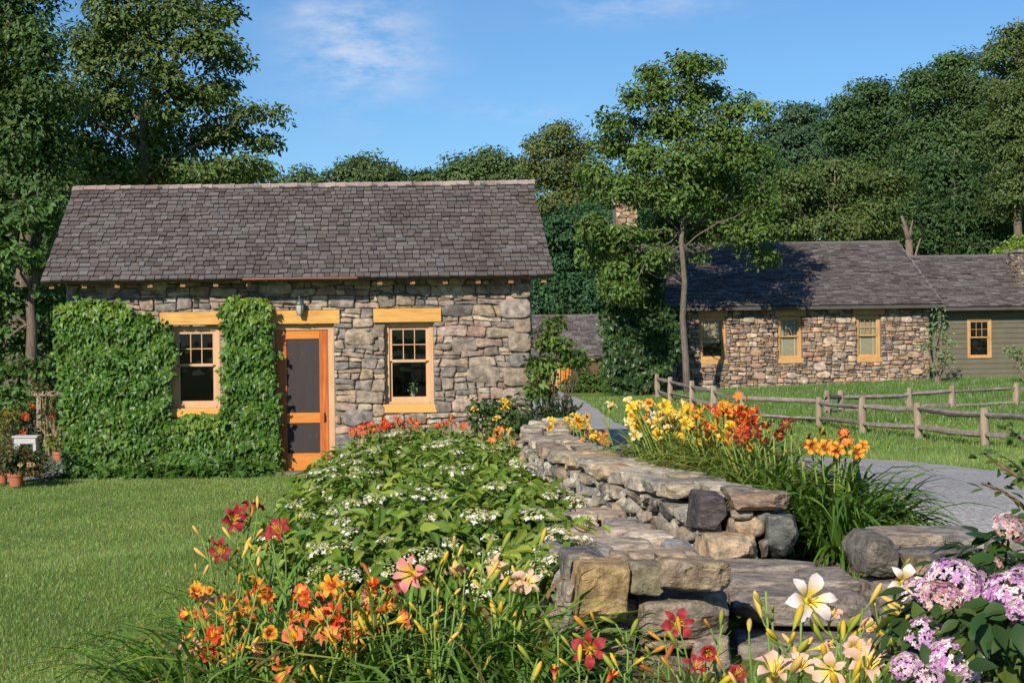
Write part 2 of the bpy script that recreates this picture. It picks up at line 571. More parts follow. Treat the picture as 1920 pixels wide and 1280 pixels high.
def cloud(mb, blobs, nper, m, sig, size, kind, col, droop=0.3, flat=0.5, inner=0.42, out=0.7, v=0.25, up=0.9, alt=None):
    """clumps of leaves through ellipsoids (x, y, z, rx, ry, rz); returns the clump centres"""
    cents = []
    for b in blobs:
        c, r = np.array(b[:3]), np.array(b[3:6])
        vol = (r[0] * r[1] * r[2]) ** (2 / 3)
        n = max(3, int(nper * vol))
        d = nrm(rng.normal(size=(n, 3)))
        rad = uni(0, 1, (n, 1)) ** inner * uni(0.85, 1.14, (n, 1))
        cc = c + d * rad * r
        cents.append(cc)
        for q, dd in zip(cc, d):
            k = max(4, int(m * uni(0.55, 1.4)))
            o = np.clip(rng.normal(size=(k, 3)), -1.55, 1.55) * np.array([sig, sig, sig * flat])
            Nn = rng.normal(size=(k, 3)) * 0.5 + np.array([0, 0, up * .55]) + dd * 0.75 + nrm(o) * 0.35
            T = nrm(o * np.array([1, 1, .4])) * out + rng.normal(size=(k, 3)) * 0.4 + np.array([0, 0, -droop])
            base = np.array(col) if alt is None or uni(0, 1) > alt[0] else np.array(alt[1])
            cl = jcol(base * uni(0.75, 1.25), k, v)
            leaves(mb, kind, q + o, Nn, T, size * uni(0.65, 1.3, k), cl)
    return np.concatenate(cents)


def pxblobs(D, lst, dz=1.0, depth=1.0):
    o = []
    for b in lst:
        p = U(b[0], b[1], D + (b[4] if len(b) > 4 else uni(-1, 1) * dz))
        k = D / F
        o.append((*p, b[2] * k, (b[2] + b[3]) * .5 * k * depth, b[3] * k))
    return o


def curve(a, b, n=5, wob=0.08, sag=0.0):
    a, b = np.asarray(a, float), np.asarray(b, float)
    t = np.linspace(0, 1, n)[:, None]
    L = np.linalg.norm(b - a)
    P = a + (b - a) * t + rng.normal(size=(n, 3)) * wob * L * (t * (1 - t) * 2)
    P[:, 2] += sag * L * (4 * t[:, 0] * (1 - t[:, 0]))
    P[0], P[-1] = a, b
    return P


def tree(label, D, base_px, top_px, r0, blobs, nper, m, sig, size, col, kind="diamond", barkcol=(.16, .12, .09), name="tree", droop=0.3,
         twig=0.3, lean=None, group=None, alt=None, inner=0.42, v=0.25, dz=1.0, limbs=True, crownname="crown", cat="tree", depth=1.0, lo=0.25, flat=.5):
    b = U(base_px[0], base_px[1], D)
    b[2] = G(b[0], b[1]) - 0.1
    tp = U(top_px[0], top_px[1], D)
    t = thing(name, label, cat, b, group)
    mb = MB()
    bl = pxblobs(D, blobs, dz, depth)
    fine = .8 if D > 60 else 1.0
    cc = cloud(mb, bl, nper * 1.5, m * 1.15 / fine ** 2, sig * (1.08 if D > 60 else 1), size * 1.12 * fine, kind, np.array(col) * 1.75, droop, flat, inner, 0.7, v, alt=alt)
    tr = MB()
    n = 10
    P = curve(b, tp, n, 0.03)
    H = tp[2] - b[2]
    rad = r0 * (1 - np.linspace(0, 1, n)) ** 0.8 + 0.012
    rad[0] *= 1.25
    tr.tube(P, rad, 8, barkcol)
    def attach(q, drop):
        z = np.clip(q[2] - drop, b[2] + (lo + uni(0, .22)) * H, tp[2])
        f = (z - b[2]) / H
        k = f * (n - 1)
        i = int(min(k, n - 2))
        return P[i] + (P[i + 1] - P[i]) * (k - i), rad[i]
    if limbs:
        for q in bl:
            q = np.array(q[:3])
            h = np.hypot(*(q[:2] - P[0][:2]))
            a, rr = attach(q, 0.55 * h + 0.3)
            tr.tube(curve(a, q, 6, 0.07, 0.06), np.linspace(min(rr * .5, r0 * .26), 0.010, 6), 5, barkcol)
    for q in cc[rng.random(len(cc)) < twig]:
        h = np.hypot(*(q[:2] - P[0][:2]))
        a, rr = attach(q, 0.5 * h + 0.2)
        j = int(rng.integers(len(bl)))
        bc = min(bl, key=lambda z: (z[0] - q[0]) ** 2 + (z[1] - q[1]) ** 2 + (z[2] - q[2]) ** 2)
        mid = np.array(bc[:3])
        tr.tube(curve(mid if limbs else a, q, 4, 0.1, 0.05), np.linspace(r0 * 0.12 + .004, 0.006, 4), 4, barkcol)
    tr.build("trunk", M["bark"], t, True)
    mb.build(crownname, M["treeleaf"], t)
    return t


DK = (0.024, 0.050, 0.012)
MD = (0.042, 0.082, 0.017)
OL = (0.070, 0.096, 0.020)
BL = (0.030, 0.062, 0.024)

# --- the young tree in front of the far house
tree("young tree with slim bare trunk standing before the long stone house", 48.3, (1290, 750), (1272, 95), 0.105,
     [(1280, 125, 40, 30), (1225, 140, 30, 22), (1325, 125, 25, 22), (1190, 185, 28, 20), (1240, 175, 45, 28), (1310, 180, 50, 32), (1185, 225, 25, 14), (1375, 205, 40, 30),
      (1425, 205, 26, 14), (1260, 235, 75, 40), (1345, 250, 60, 40), (1140, 225, 26, 18), (1150, 270, 45, 30), (1200, 290, 55, 35), (1290, 300, 90, 40), (1390, 285, 45, 40),
      (1120, 320, 35, 25), (1160, 355, 55, 35), (1260, 365, 75, 40), (1350, 350, 70, 45), (1430, 375, 30, 35), (1105, 425, 30, 28), (1165, 440, 55, 35), (1250, 430, 60, 35), (1340, 420, 70, 40),
      (1410, 435, 50, 35), (1435, 480, 26, 22), (1110, 480, 25, 22), (1165, 500, 45, 32), (1235, 480, 34, 20), (1180, 550, 32, 25), (1150, 545, 25, 25), (1262, 500, 16, 10), (1305, 478, 16, 10)],
     45, 40, 0.18, 0.135, (0.058, 0.094, 0.018), "diamond", (.16, .13, .105), "hickory_tree", 0.4, 0.6, inner=0.6, lo=0.29, flat=.7)

# --- left side
tree("tall broad tree with airy olive crown rising behind the cottage roof", 46, (262, 700), (285, -60), 0.30,
     [(330, 20, 60, 50), (235, 40, 80, 55), (420, 30, 35, 35), (385, 85, 55, 40), (430, 110, 32, 32), (300, 110, 80, 50), (180, 100, 70, 60), (405, 170, 45, 35), (330, 190, 80, 50),
      (220, 190, 80, 60), (440, 215, 40, 22), (510, 215, 28, 18), (490, 265, 32, 22), (410, 250, 70, 35), (300, 270, 90, 45), (160, 270, 80, 55), (430, 310, 70, 25), (330, 325, 100, 30), (200, 330, 90, 40),
      (490, 322, 30, 20), (300, -55, 110, 45), (190, -40, 90, 50), (420, -30, 40, 30), (120, 190, 60, 60)],
     25, 52, 0.27, 0.15, (0.060, 0.088, 0.022), "diamond", (.17, .14, .10), "tree", 0.3, 0.4, inner=0.5, lo=0.3)
tree("dense dark tree at the left frame edge behind the terracotta pots", 40, (30, 760), (20, -40), 0.26,
     [(10, 30, 80, 70), (70, 80, 55, 55), (0, 150, 90, 70), (70, 180, 60, 60), (20, 260, 90, 70), (90, 270, 45, 50), (10, 350, 90, 60), (90, 350, 60, 50), (-60, 100, 80, 90), (-60, 280, 80, 90), (40, -40, 80, 60)],
     28, 52, 0.28, 0.15, (0.038, 0.068, 0.016), name="tree", inner=0.5)
tree("low spreading tree with layered shady boughs beside the ivied cottage corner", 33, (60, 800), (70, 360), 0.16,
     [(30, 410, 70, 35), (105, 395, 50, 28), (140, 450, 50, 30), (20, 480, 80, 30), (95, 490, 55, 30), (40, 560, 75, 30), (115, 560, 40, 28), (15, 630, 70, 28), (100, 640, 45, 28), (50, 690, 60, 22), (-40, 550, 70, 60), (-40, 690, 60, 40), (130, 700, 30, 24), (20, 745, 50, 26), (80, 750, 40, 24), (55, 720, 50, 20)],
     40, 46, 0.20, 0.14, (0.048, 0.090, 0.020), name="tree", inner=0.5, flat=0.3)
tree("dark filled tree far behind the low boughs at the left", 58, (90, 790), (90, 330), 0.2,
     [(20, 400, 110, 90), (140, 400, 90, 80), (20, 560, 120, 100), (130, 570, 80, 90), (60, 690, 120, 60), (-60, 500, 90, 150), (240, 340, 120, 50), (400, 350, 120, 40)],
     14, 50, 0.4, 0.26, (0.026, 0.048, 0.012), name="tree", twig=0.1)

# --- distant trees above the cottage ridge
for lab, D, bpx, bl in (
    ("small rounded far tree just right of the tall left tree", 112, 565, [(560, 335, 28, 20), (545, 350, 40, 24), (590, 350, 40, 22), (565, 400, 60, 40)]),
    ("far peaked tree above the middle of the cottage ridge", 112, 690, [(688, 305, 32, 20), (650, 325, 40, 20), (720, 325, 36, 22), (690, 345, 65, 30), (690, 400, 80, 40)]),
    ("far low tree where the treeline dips above the ridge", 116, 790, [(800, 335, 40, 16), (770, 350, 36, 18), (820, 345, 40, 24), (800, 400, 70, 40)]),
    ("far broad tree with bumpy top left of the yellowish tree", 108, 910, [(870, 312, 34, 20), (920, 303, 40, 22), (965, 318, 40, 24), (890, 335, 60, 26), (950, 345, 60, 26), (920, 400, 90, 50)]),
):
    tree(lab, D, (bpx, 720), (bpx, bl[0][1] - 5), 0.22, bl, 12, 46, 0.42, 0.30, (0.052, 0.082, 0.026), name="tree", group="trees behind the cottage", twig=0.1)
tree("yellowish green tree standing tall beside the cottage roof end", 96, (1045, 720), (1045, 225), 0.25,
     [(1048, 245, 26, 20), (1022, 275, 34, 25), (1072, 280, 36, 28), (1045, 315, 55, 35), (1010, 330, 26, 24), (1085, 340, 40, 35), (1050, 380, 60, 40), (1080, 420, 50, 40)],
     14, 50, 0.36, 0.24, (0.070, 0.088, 0.024), name="tree")
tree("bluish dark tree filling the gap between cottage and small shed", 86, (1075, 720), (1080, 380), 0.25,
     [(1060, 440, 55, 45), (1110, 430, 60, 50), (1030, 480, 45, 45), (1080, 500, 60, 45), (1040, 550, 50, 40), (1110, 550, 60, 45), (1150, 480, 50, 50), (1180, 420, 60, 60), (1000, 590, 30, 40)],
     14, 50, 0.36, 0.26, (0.024, 0.058, 0.022), name="tree", twig=0.1)

# --- wood on the right
tree("hazy blue green far tree peeping over the young tree's shoulder", 122, (1495, 700), (1490, 200), 0.3,
     [(1495, 215, 40, 22), (1465, 250, 50, 32), (1530, 250, 45, 35), (1500, 290, 80, 45), (1440, 310, 50, 40), (1490, 350, 100, 50)],
     12, 50, 0.42, 0.30, (0.036, 0.066, 0.032), name="tree", twig=0.1, group="wood behind the long house")
tree("dark rounded tree stepping up the slope of the wood", 98, (1640, 700), (1640, 160), 0.3,
     [(1640, 175, 45, 24), (1600, 205, 40, 34), (1690, 190, 40, 30), (1575, 245, 36, 34), (1650, 240, 70, 45), (1610, 300, 70, 45), (1690, 300, 60, 50), (1650, 360, 90, 50)],
     14, 52, 0.40, 0.27, (0.034, 0.064, 0.020), name="tree", twig=0.15, group="wood behind the long house")
tree("wide bumpy topped tree in the middle of the wood", 92, (1780, 700), (1790, 105), 0.3,
     [(1720, 150, 26, 22), (1790, 120, 40, 24), (1750, 165, 45, 32), (1820, 160, 45, 38), (1850, 110, 22, 18), (1760, 220, 60, 45), (1830, 230, 60, 50), (1790, 300, 90, 50), (1730, 280, 60, 50)],
     14, 54, 0.40, 0.25, (0.040, 0.070, 0.020), name="tree", twig=0.15, group="wood behind the long house")
tree("pale olive tree reaching out of the top right corner", 80, (1915, 700), (1910, 30), 0.3,
     [(1905, 60, 26, 24), (1880, 95, 30, 28), (1925, 100, 40, 40), (1890, 160, 50, 45), (1935, 190, 50, 60), (1880, 240, 55, 45), (1920, 300, 60, 55), (1890, 370, 55, 45), (1960, 260, 60, 120)],
     18, 54, 0.34, 0.21, (0.056, 0.080, 0.022), name="tree", twig=0.25, group="wood behind the long house")
tree("low wide olive tree with bare twiggy stems behind the long roof", 70, (1560, 640), (1565, 300), 0.16,
     [(1560, 320, 65, 26), (1500, 345, 50, 28), (1630, 335, 55, 28), (1680, 345, 30, 25), (1450, 380, 40, 30), (1540, 375, 80, 30), (1620, 385, 70, 30), (1480, 425, 60, 26), (1570, 425, 80, 26), (1650, 425, 50, 26)],
     22, 46, 0.32, 0.20, (0.055, 0.080, 0.020), name="tree", twig=0.9, group="wood behind the long house", barkcol=(.2, .16, .11))
tree("deep shadowy tree behind the dead trunk", 84, (1790, 640), (1790, 280), 0.28,
     [(1760, 330, 60, 45), (1720, 390, 45, 40), (1820, 350, 60, 50), (1780, 410, 70, 45), (1860, 400, 50, 45), (1740, 460, 60, 40), (1840, 470, 70, 35), (1900, 450, 50, 50), (1690, 440, 40, 40)],
     14, 54, 0.38, 0.24, (0.028, 0.055, 0.016), name="tree", twig=0.15, group="wood behind the long house")
tree("tall green tree hidden behind the young tree's crown", 88, (1390, 640), (1390, 260), 0.25,
     [(1410, 300, 40, 40), (1440, 350, 50, 50), (1380, 350, 60, 50), (1420, 420, 70, 50), (1340, 420, 70, 50), (1250, 420, 70, 60), (1200, 360, 60, 50), (1300, 360, 60, 40), (1140, 350, 50, 50)],
     12, 50, 0.38, 0.26, (0.038, 0.072, 0.02), name="tree", twig=0.1, group="wood behind the long house")
tree("bright lime shrub poking above the right end of the green wing roof", 66, (1895, 640), (1895, 450), 0.05,
     [(1893, 470, 22, 14), (1910, 455, 15, 14), (1880, 480, 18, 10)], 60, 30, 0.2, 0.16, (0.10, 0.15, 0.02), name="shrub", cat="shrub", twig=0.1)
# far wood mass closing the gaps
mb = MB()
bl = []
for x in np.arange(-200, 2200, 70):
    top = np.interp(x, [-200, 500, 560, 1000, 1150, 1400, 1560, 1800, 2200], [200, 330, 370, 370, 330, 300, 300, 220, 150])
    y = top
    while y < 640:
        bl.append((x + uni(-20, 20), y + uni(0, 20) + 45, 60, 50))
        y += 70
cloud(mb, pxblobs(132, bl, 3), 3.2, 46, 0.62, 0.55, "diamond", (0.026, 0.048, 0.016), inner=0.35)
struct(mb.build("far_forest", M["treeleaf"]), "stuff")

# dead trunk
def dead_tree():
    b = U(1706, 640, 68); b[2] = G(b[0], b[1]) - .1
    t = thing("dead_tree", "bare broken grey brown trunk standing behind the long house roof", "tree", b)
    mb = MB()
    top = U(1690, 405, 68)
    fork = U(1704, 450, 68)
    mb.tube(curve(b, fork, 5, .01), np.linspace(.22, .15, 5), 8, (.2, .14, .11))
    mb.tube(curve(fork, top, 4, .05), np.linspace(.14, .05, 4), 6, (.2, .14, .11))
    mb.tube(curve(fork, U(1712, 412, 68), 4, .03), np.linspace(.09, .02, 4), 5, (.2, .14, .11))
    mb.tube(curve(U(1712, 500, 68), U(1726, 447, 68), 4, .03), np.linspace(.07, .03, 4), 5, (.22, .17, .13))
    mb.tube(curve(U(1701, 440, 68), U(1692, 425, 68), 3, .03), np.linspace(.05, .015, 3), 5, (.2, .14, .11))
    mb.build("trunk", M["bark"], t, True)


dead_tree()

# ------------------------------------------------------------------ masonry
def clip(poly, n, d):
    """keep the part of a convex polygon where n.p <= d"""
    o = []
    L = len(poly)
    for i in range(L):
        a, b = poly[i], poly[(i + 1) % L]
        da, db = a[0] * n[0] + a[1] * n[1] - d, b[0] * n[0] + b[1] * n[1] - d
        if da <= 0:
            o.append(a)
        if (da < 0 < db) or (db < 0 < da):
            t = da / (da - db)
            o.append((a[0] + (b[0] - a[0]) * t, a[1] + (b[1] - a[1]) * t))
    return o


def area(p):
    return 0.5 * sum(p[i][0] * p[(i + 1) % len(p)][1] - p[(i + 1) % len(p)][0] * p[i][1] for i in range(len(p)))


def cells(poly, radii, an, tries, holes=(), gapf=0.86):
    """irregular stone outlines packed in a convex region (x, z): darts of falling radius, then a power diagram"""
    xs = [p[0] for p in poly]
    zs = [p[1] for p in poly]
    x0, x1, z0, z1 = min(xs), max(xs), min(zs) * an, max(zs) * an
    pts = np.zeros((0, 3))
    for r_lo, r_hi, n in radii:
        for _ in range(n * tries):
            if n <= 0:
                break
            r = uni(r_lo, r_hi)
            p = np.array([uni(x0, x1), uni(z0, z1)])
            if len(pts) and (np.hypot(pts[:, 0] - p[0], pts[:, 1] - p[1]) < gapf * (pts[:, 2] + r)).any():
                continue
            if any(h[0] < p[0] < h[1] and h[2] * an < p[1] < h[3] * an for h in holes):
                continue
            pts = np.vstack([pts, [*p, r]])
            n -= 1
    out = []
    base = [(p[0], p[1] * an) for p in poly]
    for i, (x, z, r) in enumerate(pts):
        d2 = (pts[:, 0] - x) ** 2 + (pts[:, 1] - z) ** 2
        c = base
        for j in np.argsort(d2)[1:41]:
            xj, zj, rj = pts[j]
            n = (2 * (xj - x), 2 * (zj - z))
            c = clip(c, n, xj * xj + zj * zj - rj * rj - (x * x + z * z - r * r))
            if len(c) < 3:
                break
        if len(c) < 3:
            continue
        c = [(a, b / an) for a, b in c]
        for h in holes:
            if min(p[0] for p in c) < h[1] and max(p[0] for p in c) > h[0] and min(p[1] for p in c) < h[3] and max(p[1] for p in c) > h[2]:
                zz = z / an
                alt = [clip(c, pn, pd) for pn, pd in (((1, 0), h[0]), ((-1, 0), -h[1]), ((0, 1), h[2]), ((0, -1), -h[3])) if pn[0] * x + pn[1] * zz <= pd]
                alt = [q for q in alt if len(q) >= 3]
                c = max(alt, key=area) if alt else []
                if len(c) < 3:
                    break
        if len(c) >= 3 and area(c) > 0.0012:
            out.append(c)
    return out


def courses(x0, x1, z0, z1, h_lo, h_hi, holes=(), nbig=0, big=((.34, .56), (.2, .3)), jit=.016, asp=(1.15, 3.3)):
    """roughly coursed fieldstone: wavy beds, odd lengths, some slots doubled up, a few big stones first"""
    out, bigs = [], []
    t = 0
    while len(bigs) < nbig and t < nbig * 60:
        t += 1
        w, h = uni(*big[0]), uni(*big[1])
        a, b = uni(x0, x1 - w), uni(z0, z1 - h)
        r = (a, a + w, b, b + h)
        if any(r[0] < q[1] + .06 and r[1] > q[0] - .06 and r[2] < q[3] + .03 and r[3] > q[2] - .03 for q in list(holes) + bigs):
            continue
        bigs.append(r)
        m = lambda: uni(.12, .38)
        p = [(a + w * m(), b), (a + w * (1 - m()), b), (a + w, b + h * m()), (a + w, b + h * (1 - m())), (a + w * (1 - m()), b + h), (a + w * m(), b + h), (a, b + h * (1 - m())), (a, b + h * m())]
        out.append([(px + uni(-.01, .01), pz + uni(-.01, .01)) for px, pz in p])
    shr = .045
    inner = [(q[0] + shr, q[1] - shr, q[2] + shr * .6, q[3] - shr * .6) for q in bigs]
    ph = uni(0, 6, 8)
    def bed(k, x):
        return .017 * math.sin(x * 2.3 + ph[k % 8] + k) + .013 * math.sin(x * 6.1 + ph[(k + 3) % 8] * 2 + k * 1.7) + .010 * math.sin(x * 13 + k * 2.9)
    z, k = z0, 0
    while z < z1:
        h = uni(h_lo, h_hi)
        if z + h > z1 - .05:
            h = z1 - z
        x = x0 - uni(0, .2)
        e0 = uni(-.02, .02)
        while x < x1:
            w = min(h, .15) * uni(*asp) * (1 if uni(0, 1) < .85 else 1.4)
            e1 = uni(-.025, .025)
            zb = lambda q: z + (bed(k, q) if z > z0 else 0)
            zt = lambda q: z + h + (bed(k + 1, q) if z + h < z1 else 0)
            parts = [(0, 1)]
            u = uni(0, 1)
            if h > .12 and u < .42:
                f = uni(.35, .65)
                parts = [(0, f), (f, 1)]
            segs = []
            for f0, f1 in parts:
                if len(parts) == 2 and uni(0, 1) < .4 and w > .24:
                    g = uni(.35, .65)
                    segs += [(0, g, f0, f1), (g, 1, f0, f1)]
                else:
                    segs.append((0, 1, f0, f1))
            for g0, g1, f0, f1 in segs:
                xa, xb = x + w * g0, x + w * g1
                def pt(q, f):
                    return (q + (e0 * (1 - (q - x) / w) + e1 * (q - x) / w) * (2 * f - 1) + uni(-jit, jit) * .5, zb(q) * (1 - f) + zt(q) * f + uni(-jit, jit) * .5)
                xm = xa + (xb - xa) * uni(.3, .7)
                fm = f0 + (f1 - f0) * uni(.3, .7)
                j = lambda p, c=jit: (p[0] + uni(-c, c) * .6, p[1] + uni(-c, c) * .6)
                c = [pt(xa, f0), j(pt(xm, f0)), pt(xb, f0), j(pt(xb, fm)), pt(xb, f1), j(pt(xm, f1)), pt(xa, f1), j(pt(xa, fm))]
                cx, cz = sum(p[0] for p in c) / 8, sum(p[1] for p in c) / 8
                if not (x0 - .02 < cx < x1 + .02):
                    continue
                c = clip(clip(c, (1, 0), x1), (-1, 0), -x0)
                ok = len(c) >= 3
                for q in list(holes) + inner:
                    if not ok:
                        break
                    if min(p[0] for p in c) < q[1] and max(p[0] for p in c) > q[0] and min(p[1] for p in c) < q[3] and max(p[1] for p in c) > q[2]:
                        alt = [clip(c, pn, pd) for pn, pd in (((1, 0), q[0]), ((-1, 0), -q[1]), ((0, 1), q[2]), ((0, -1), -q[3]))]
                        alt = [a for a in alt if len(a) >= 3]
                        c = max(alt, key=area) if alt else []
                        ok = len(c) >= 3
                if ok and area(c) > .0012:
                    out.append(c)
            x += w
            e0 = e1
        z += h
        k += 1
    return out


def stone_mesh(mb, c, place, gap, depth, col, rnd=0.24, tilt=0.14, it=2, mat=0):
    """one bulging stone from its outline; place(x, z, out) -> world"""
    P = np.array(c, float)
    ctr = P.mean(0)
    d = P - ctr
    L = np.linalg.norm(d, axis=1, keepdims=True)
    P = ctr + d * np.maximum(0.45, (L - gap) / np.maximum(L, 1e-6))
    for _ in range(it):
        Q = np.roll(P, -1, 0)
        P = np.stack([P * (1 - rnd) + Q * rnd, P * rnd + Q * (1 - rnd)], 1).reshape(-1, 2)
    n = len(P)
    size = math.sqrt(max(area([tuple(p) for p in P]), 1e-5))
    dep = depth * min(1.1, 0.62 + size * 1.5) * uni(0.7, 1.25)
    P = P + rng.normal(size=P.shape) * size * 0.012
    d = P - ctr
    rings = [(1.0, -0.03), (1.0, dep * .5), (.965, dep * .85), (.87, dep * 1.0), (.45, dep * 1.02)]
    tx, tz = uni(-tilt, tilt), uni(-tilt, tilt)
    V = []
    for s, o in rings:
        q = ctr + d * s
        oo = np.full(n, o)
        if o > 0:
            oo = oo + (d[:, 0] * s * tx + d[:, 1] * s * tz) + rng.normal(size=n) * dep * 0.07
            oo = np.maximum(oo, 0.004)
        V += [place(a[0], a[1], w) for a, w in zip(q, oo)]
    V.append(place(ctr[0], ctr[1], dep * 1.08))
    fs = []
    for k in range(len(rings) - 1):
        for j in range(n):
            fs.append((k * n + j, k * n + (j + 1) % n, (k + 1) * n + (j + 1) % n, (k + 1) * n + j))
    m0 = (len(rings) - 1) * n
    for j in range(n):
        fs.append((m0 + j, m0 + (j + 1) % n, len(V) - 1))
    mb.add(V, fs, col, mat)


PAL = [(.36, .29, .22), (.33, .275, .22), (.42, .32, .22), (.38, .29, .24), (.29, .25, .21), (.45, .38, .29), (.20, .185, .175), (.36, .28, .215), (.25, .215, .19), (.44, .385, .325), (.39, .26, .20), (.31, .27, .235)]


def palcol():
    return np.array(PAL[int(rng.integers(len(PAL)))]) * uni(0.8, 1.18)


def holed_wall(mb, x0, x1, z0, z1, y, holes, rev, m=0):
    """the mortar sheet behind the stones with real openings and reveals rev deep"""
    xs = sorted({x0, x1, *[h[0] for h in holes], *[h[1] for h in holes]})
    zs = sorted({z0, z1, *[h[2] for h in holes], *[h[3] for h in holes]})
    for i in range(len(xs) - 1):
        for j in range(len(zs) - 1):
            cx, cz = (xs[i] + xs[i + 1]) / 2, (zs[j] + zs[j + 1]) / 2
            if any(h[0] < cx < h[1] and h[2] < cz < h[3] for h in holes):
                continue
            mb.add([(xs[i], y, zs[j]), (xs[i + 1], y, zs[j]), (xs[i + 1], y, zs[j + 1]), (xs[i], y, zs[j + 1])], [(0, 1, 2, 3)], (1, 1, 1), m)
    for h in holes:
        a, b, c, d = h
        y2 = y + rev
        mb.add([(a, y, c), (a, y2, c), (a, y2, d), (a, y, d)], [(0, 1, 2, 3)], (1, 1, 1), m)
        mb.add([(b, y, c), (b, y2, c), (b, y2, d), (b, y, d)], [(3, 2, 1, 0)], (1, 1, 1), m)
        mb.add([(a, y, d), (b, y, d), (b, y2, d), (a, y2, d)], [(3, 2, 1, 0)], (1, 1, 1), m)
        mb.add([(a, y, c), (b, y, c), (b, y2, c), (a, y2, c)], [(0, 1, 2, 3)], (1, 1, 1), m)


def shingle_roof(mb, x0, x1, ye, ze, yr, zr, expo, w_lo, w_hi, thick=0.012, cols=None, sag=0.0, gapw=.010):
    """lapped shingles on a slope from eave (ye, ze) to ridge (yr, zr)"""
    L = math.hypot(yr - ye, zr - ze)
    dy, dz = (yr - ye) / L, (zr - ze) / L
    ny, nz = -dz, dy
    if nz < 0:
        ny, nz = -ny, -nz
    n = int(round(L / expo))
    cols = cols or [(.145, .124, .112), (.125, .105, .095), (.160, .140, .128), (.112, .092, .083), (.135, .111, .098), (.150, .135, .128)]
    row_tint = 1.0
    Vs, Cs = [], []
    for r in range(n):
        s0 = r * L / n - 0.01
        x = x0 - uni(0, w_hi * .5)
        wob = uni(-.004, .004)
        while x < x1:
            w = uni(w_lo, w_hi)
            xa, xb = max(x, x0), min(x + w - gapw, x1)
            x += w
            if xb - xa < 0.03:
                continue
            jl = uni(-.010, .010) + wob
            th = thick * uni(0.8, 1.6)
            up = uni(0, .006)
            sg = -sag * math.sin(math.pi * (xa - x0) / (x1 - x0))
            a0, a1 = s0 + jl, s0 + L / n * 1.12
            lift0, lift1 = 0.012 + up, -0.002
            sk = uni(-.006, .006)
            q = []
            for (xx, aa, ll) in ((xa, a0 + sk, lift0), (xb, a0 - sk, lift0), (xb, a1, lift1), (xa, a1, lift1)):
                for t in (0, th):
                    q.append((xx, ye + dy * aa + ny * (ll + t), ze + dz * aa + nz * (ll + t) + sg))
            Vs.append(q)
            Cs.append(np.array(cols[int(rng.integers(len(cols)))]) * uni(.83, 1.17))
    Vs = np.array(Vs).reshape(-1, 8, 3)
    f = np.array([(0, 2, 4, 6), (7, 5, 3, 1), (0, 1, 3, 2), (2, 3, 5, 4), (4, 5, 7, 6), (6, 7, 1, 0)])
    fa = (f[None] + (np.arange(len(Vs)) * 8)[:, None, None]).reshape(-1, 4)
    mb.add(Vs.reshape(-1, 3), fa, np.repeat(np.array(Cs), 8, 0))
    # end grain of the butts, darkened to paint each course's shadow line
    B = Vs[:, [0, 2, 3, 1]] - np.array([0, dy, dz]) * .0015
    mb.add(B.reshape(-1, 3), np.arange(4 * len(B)).reshape(-1, 4), np.repeat(np.array(Cs) * .32, 4, 0))


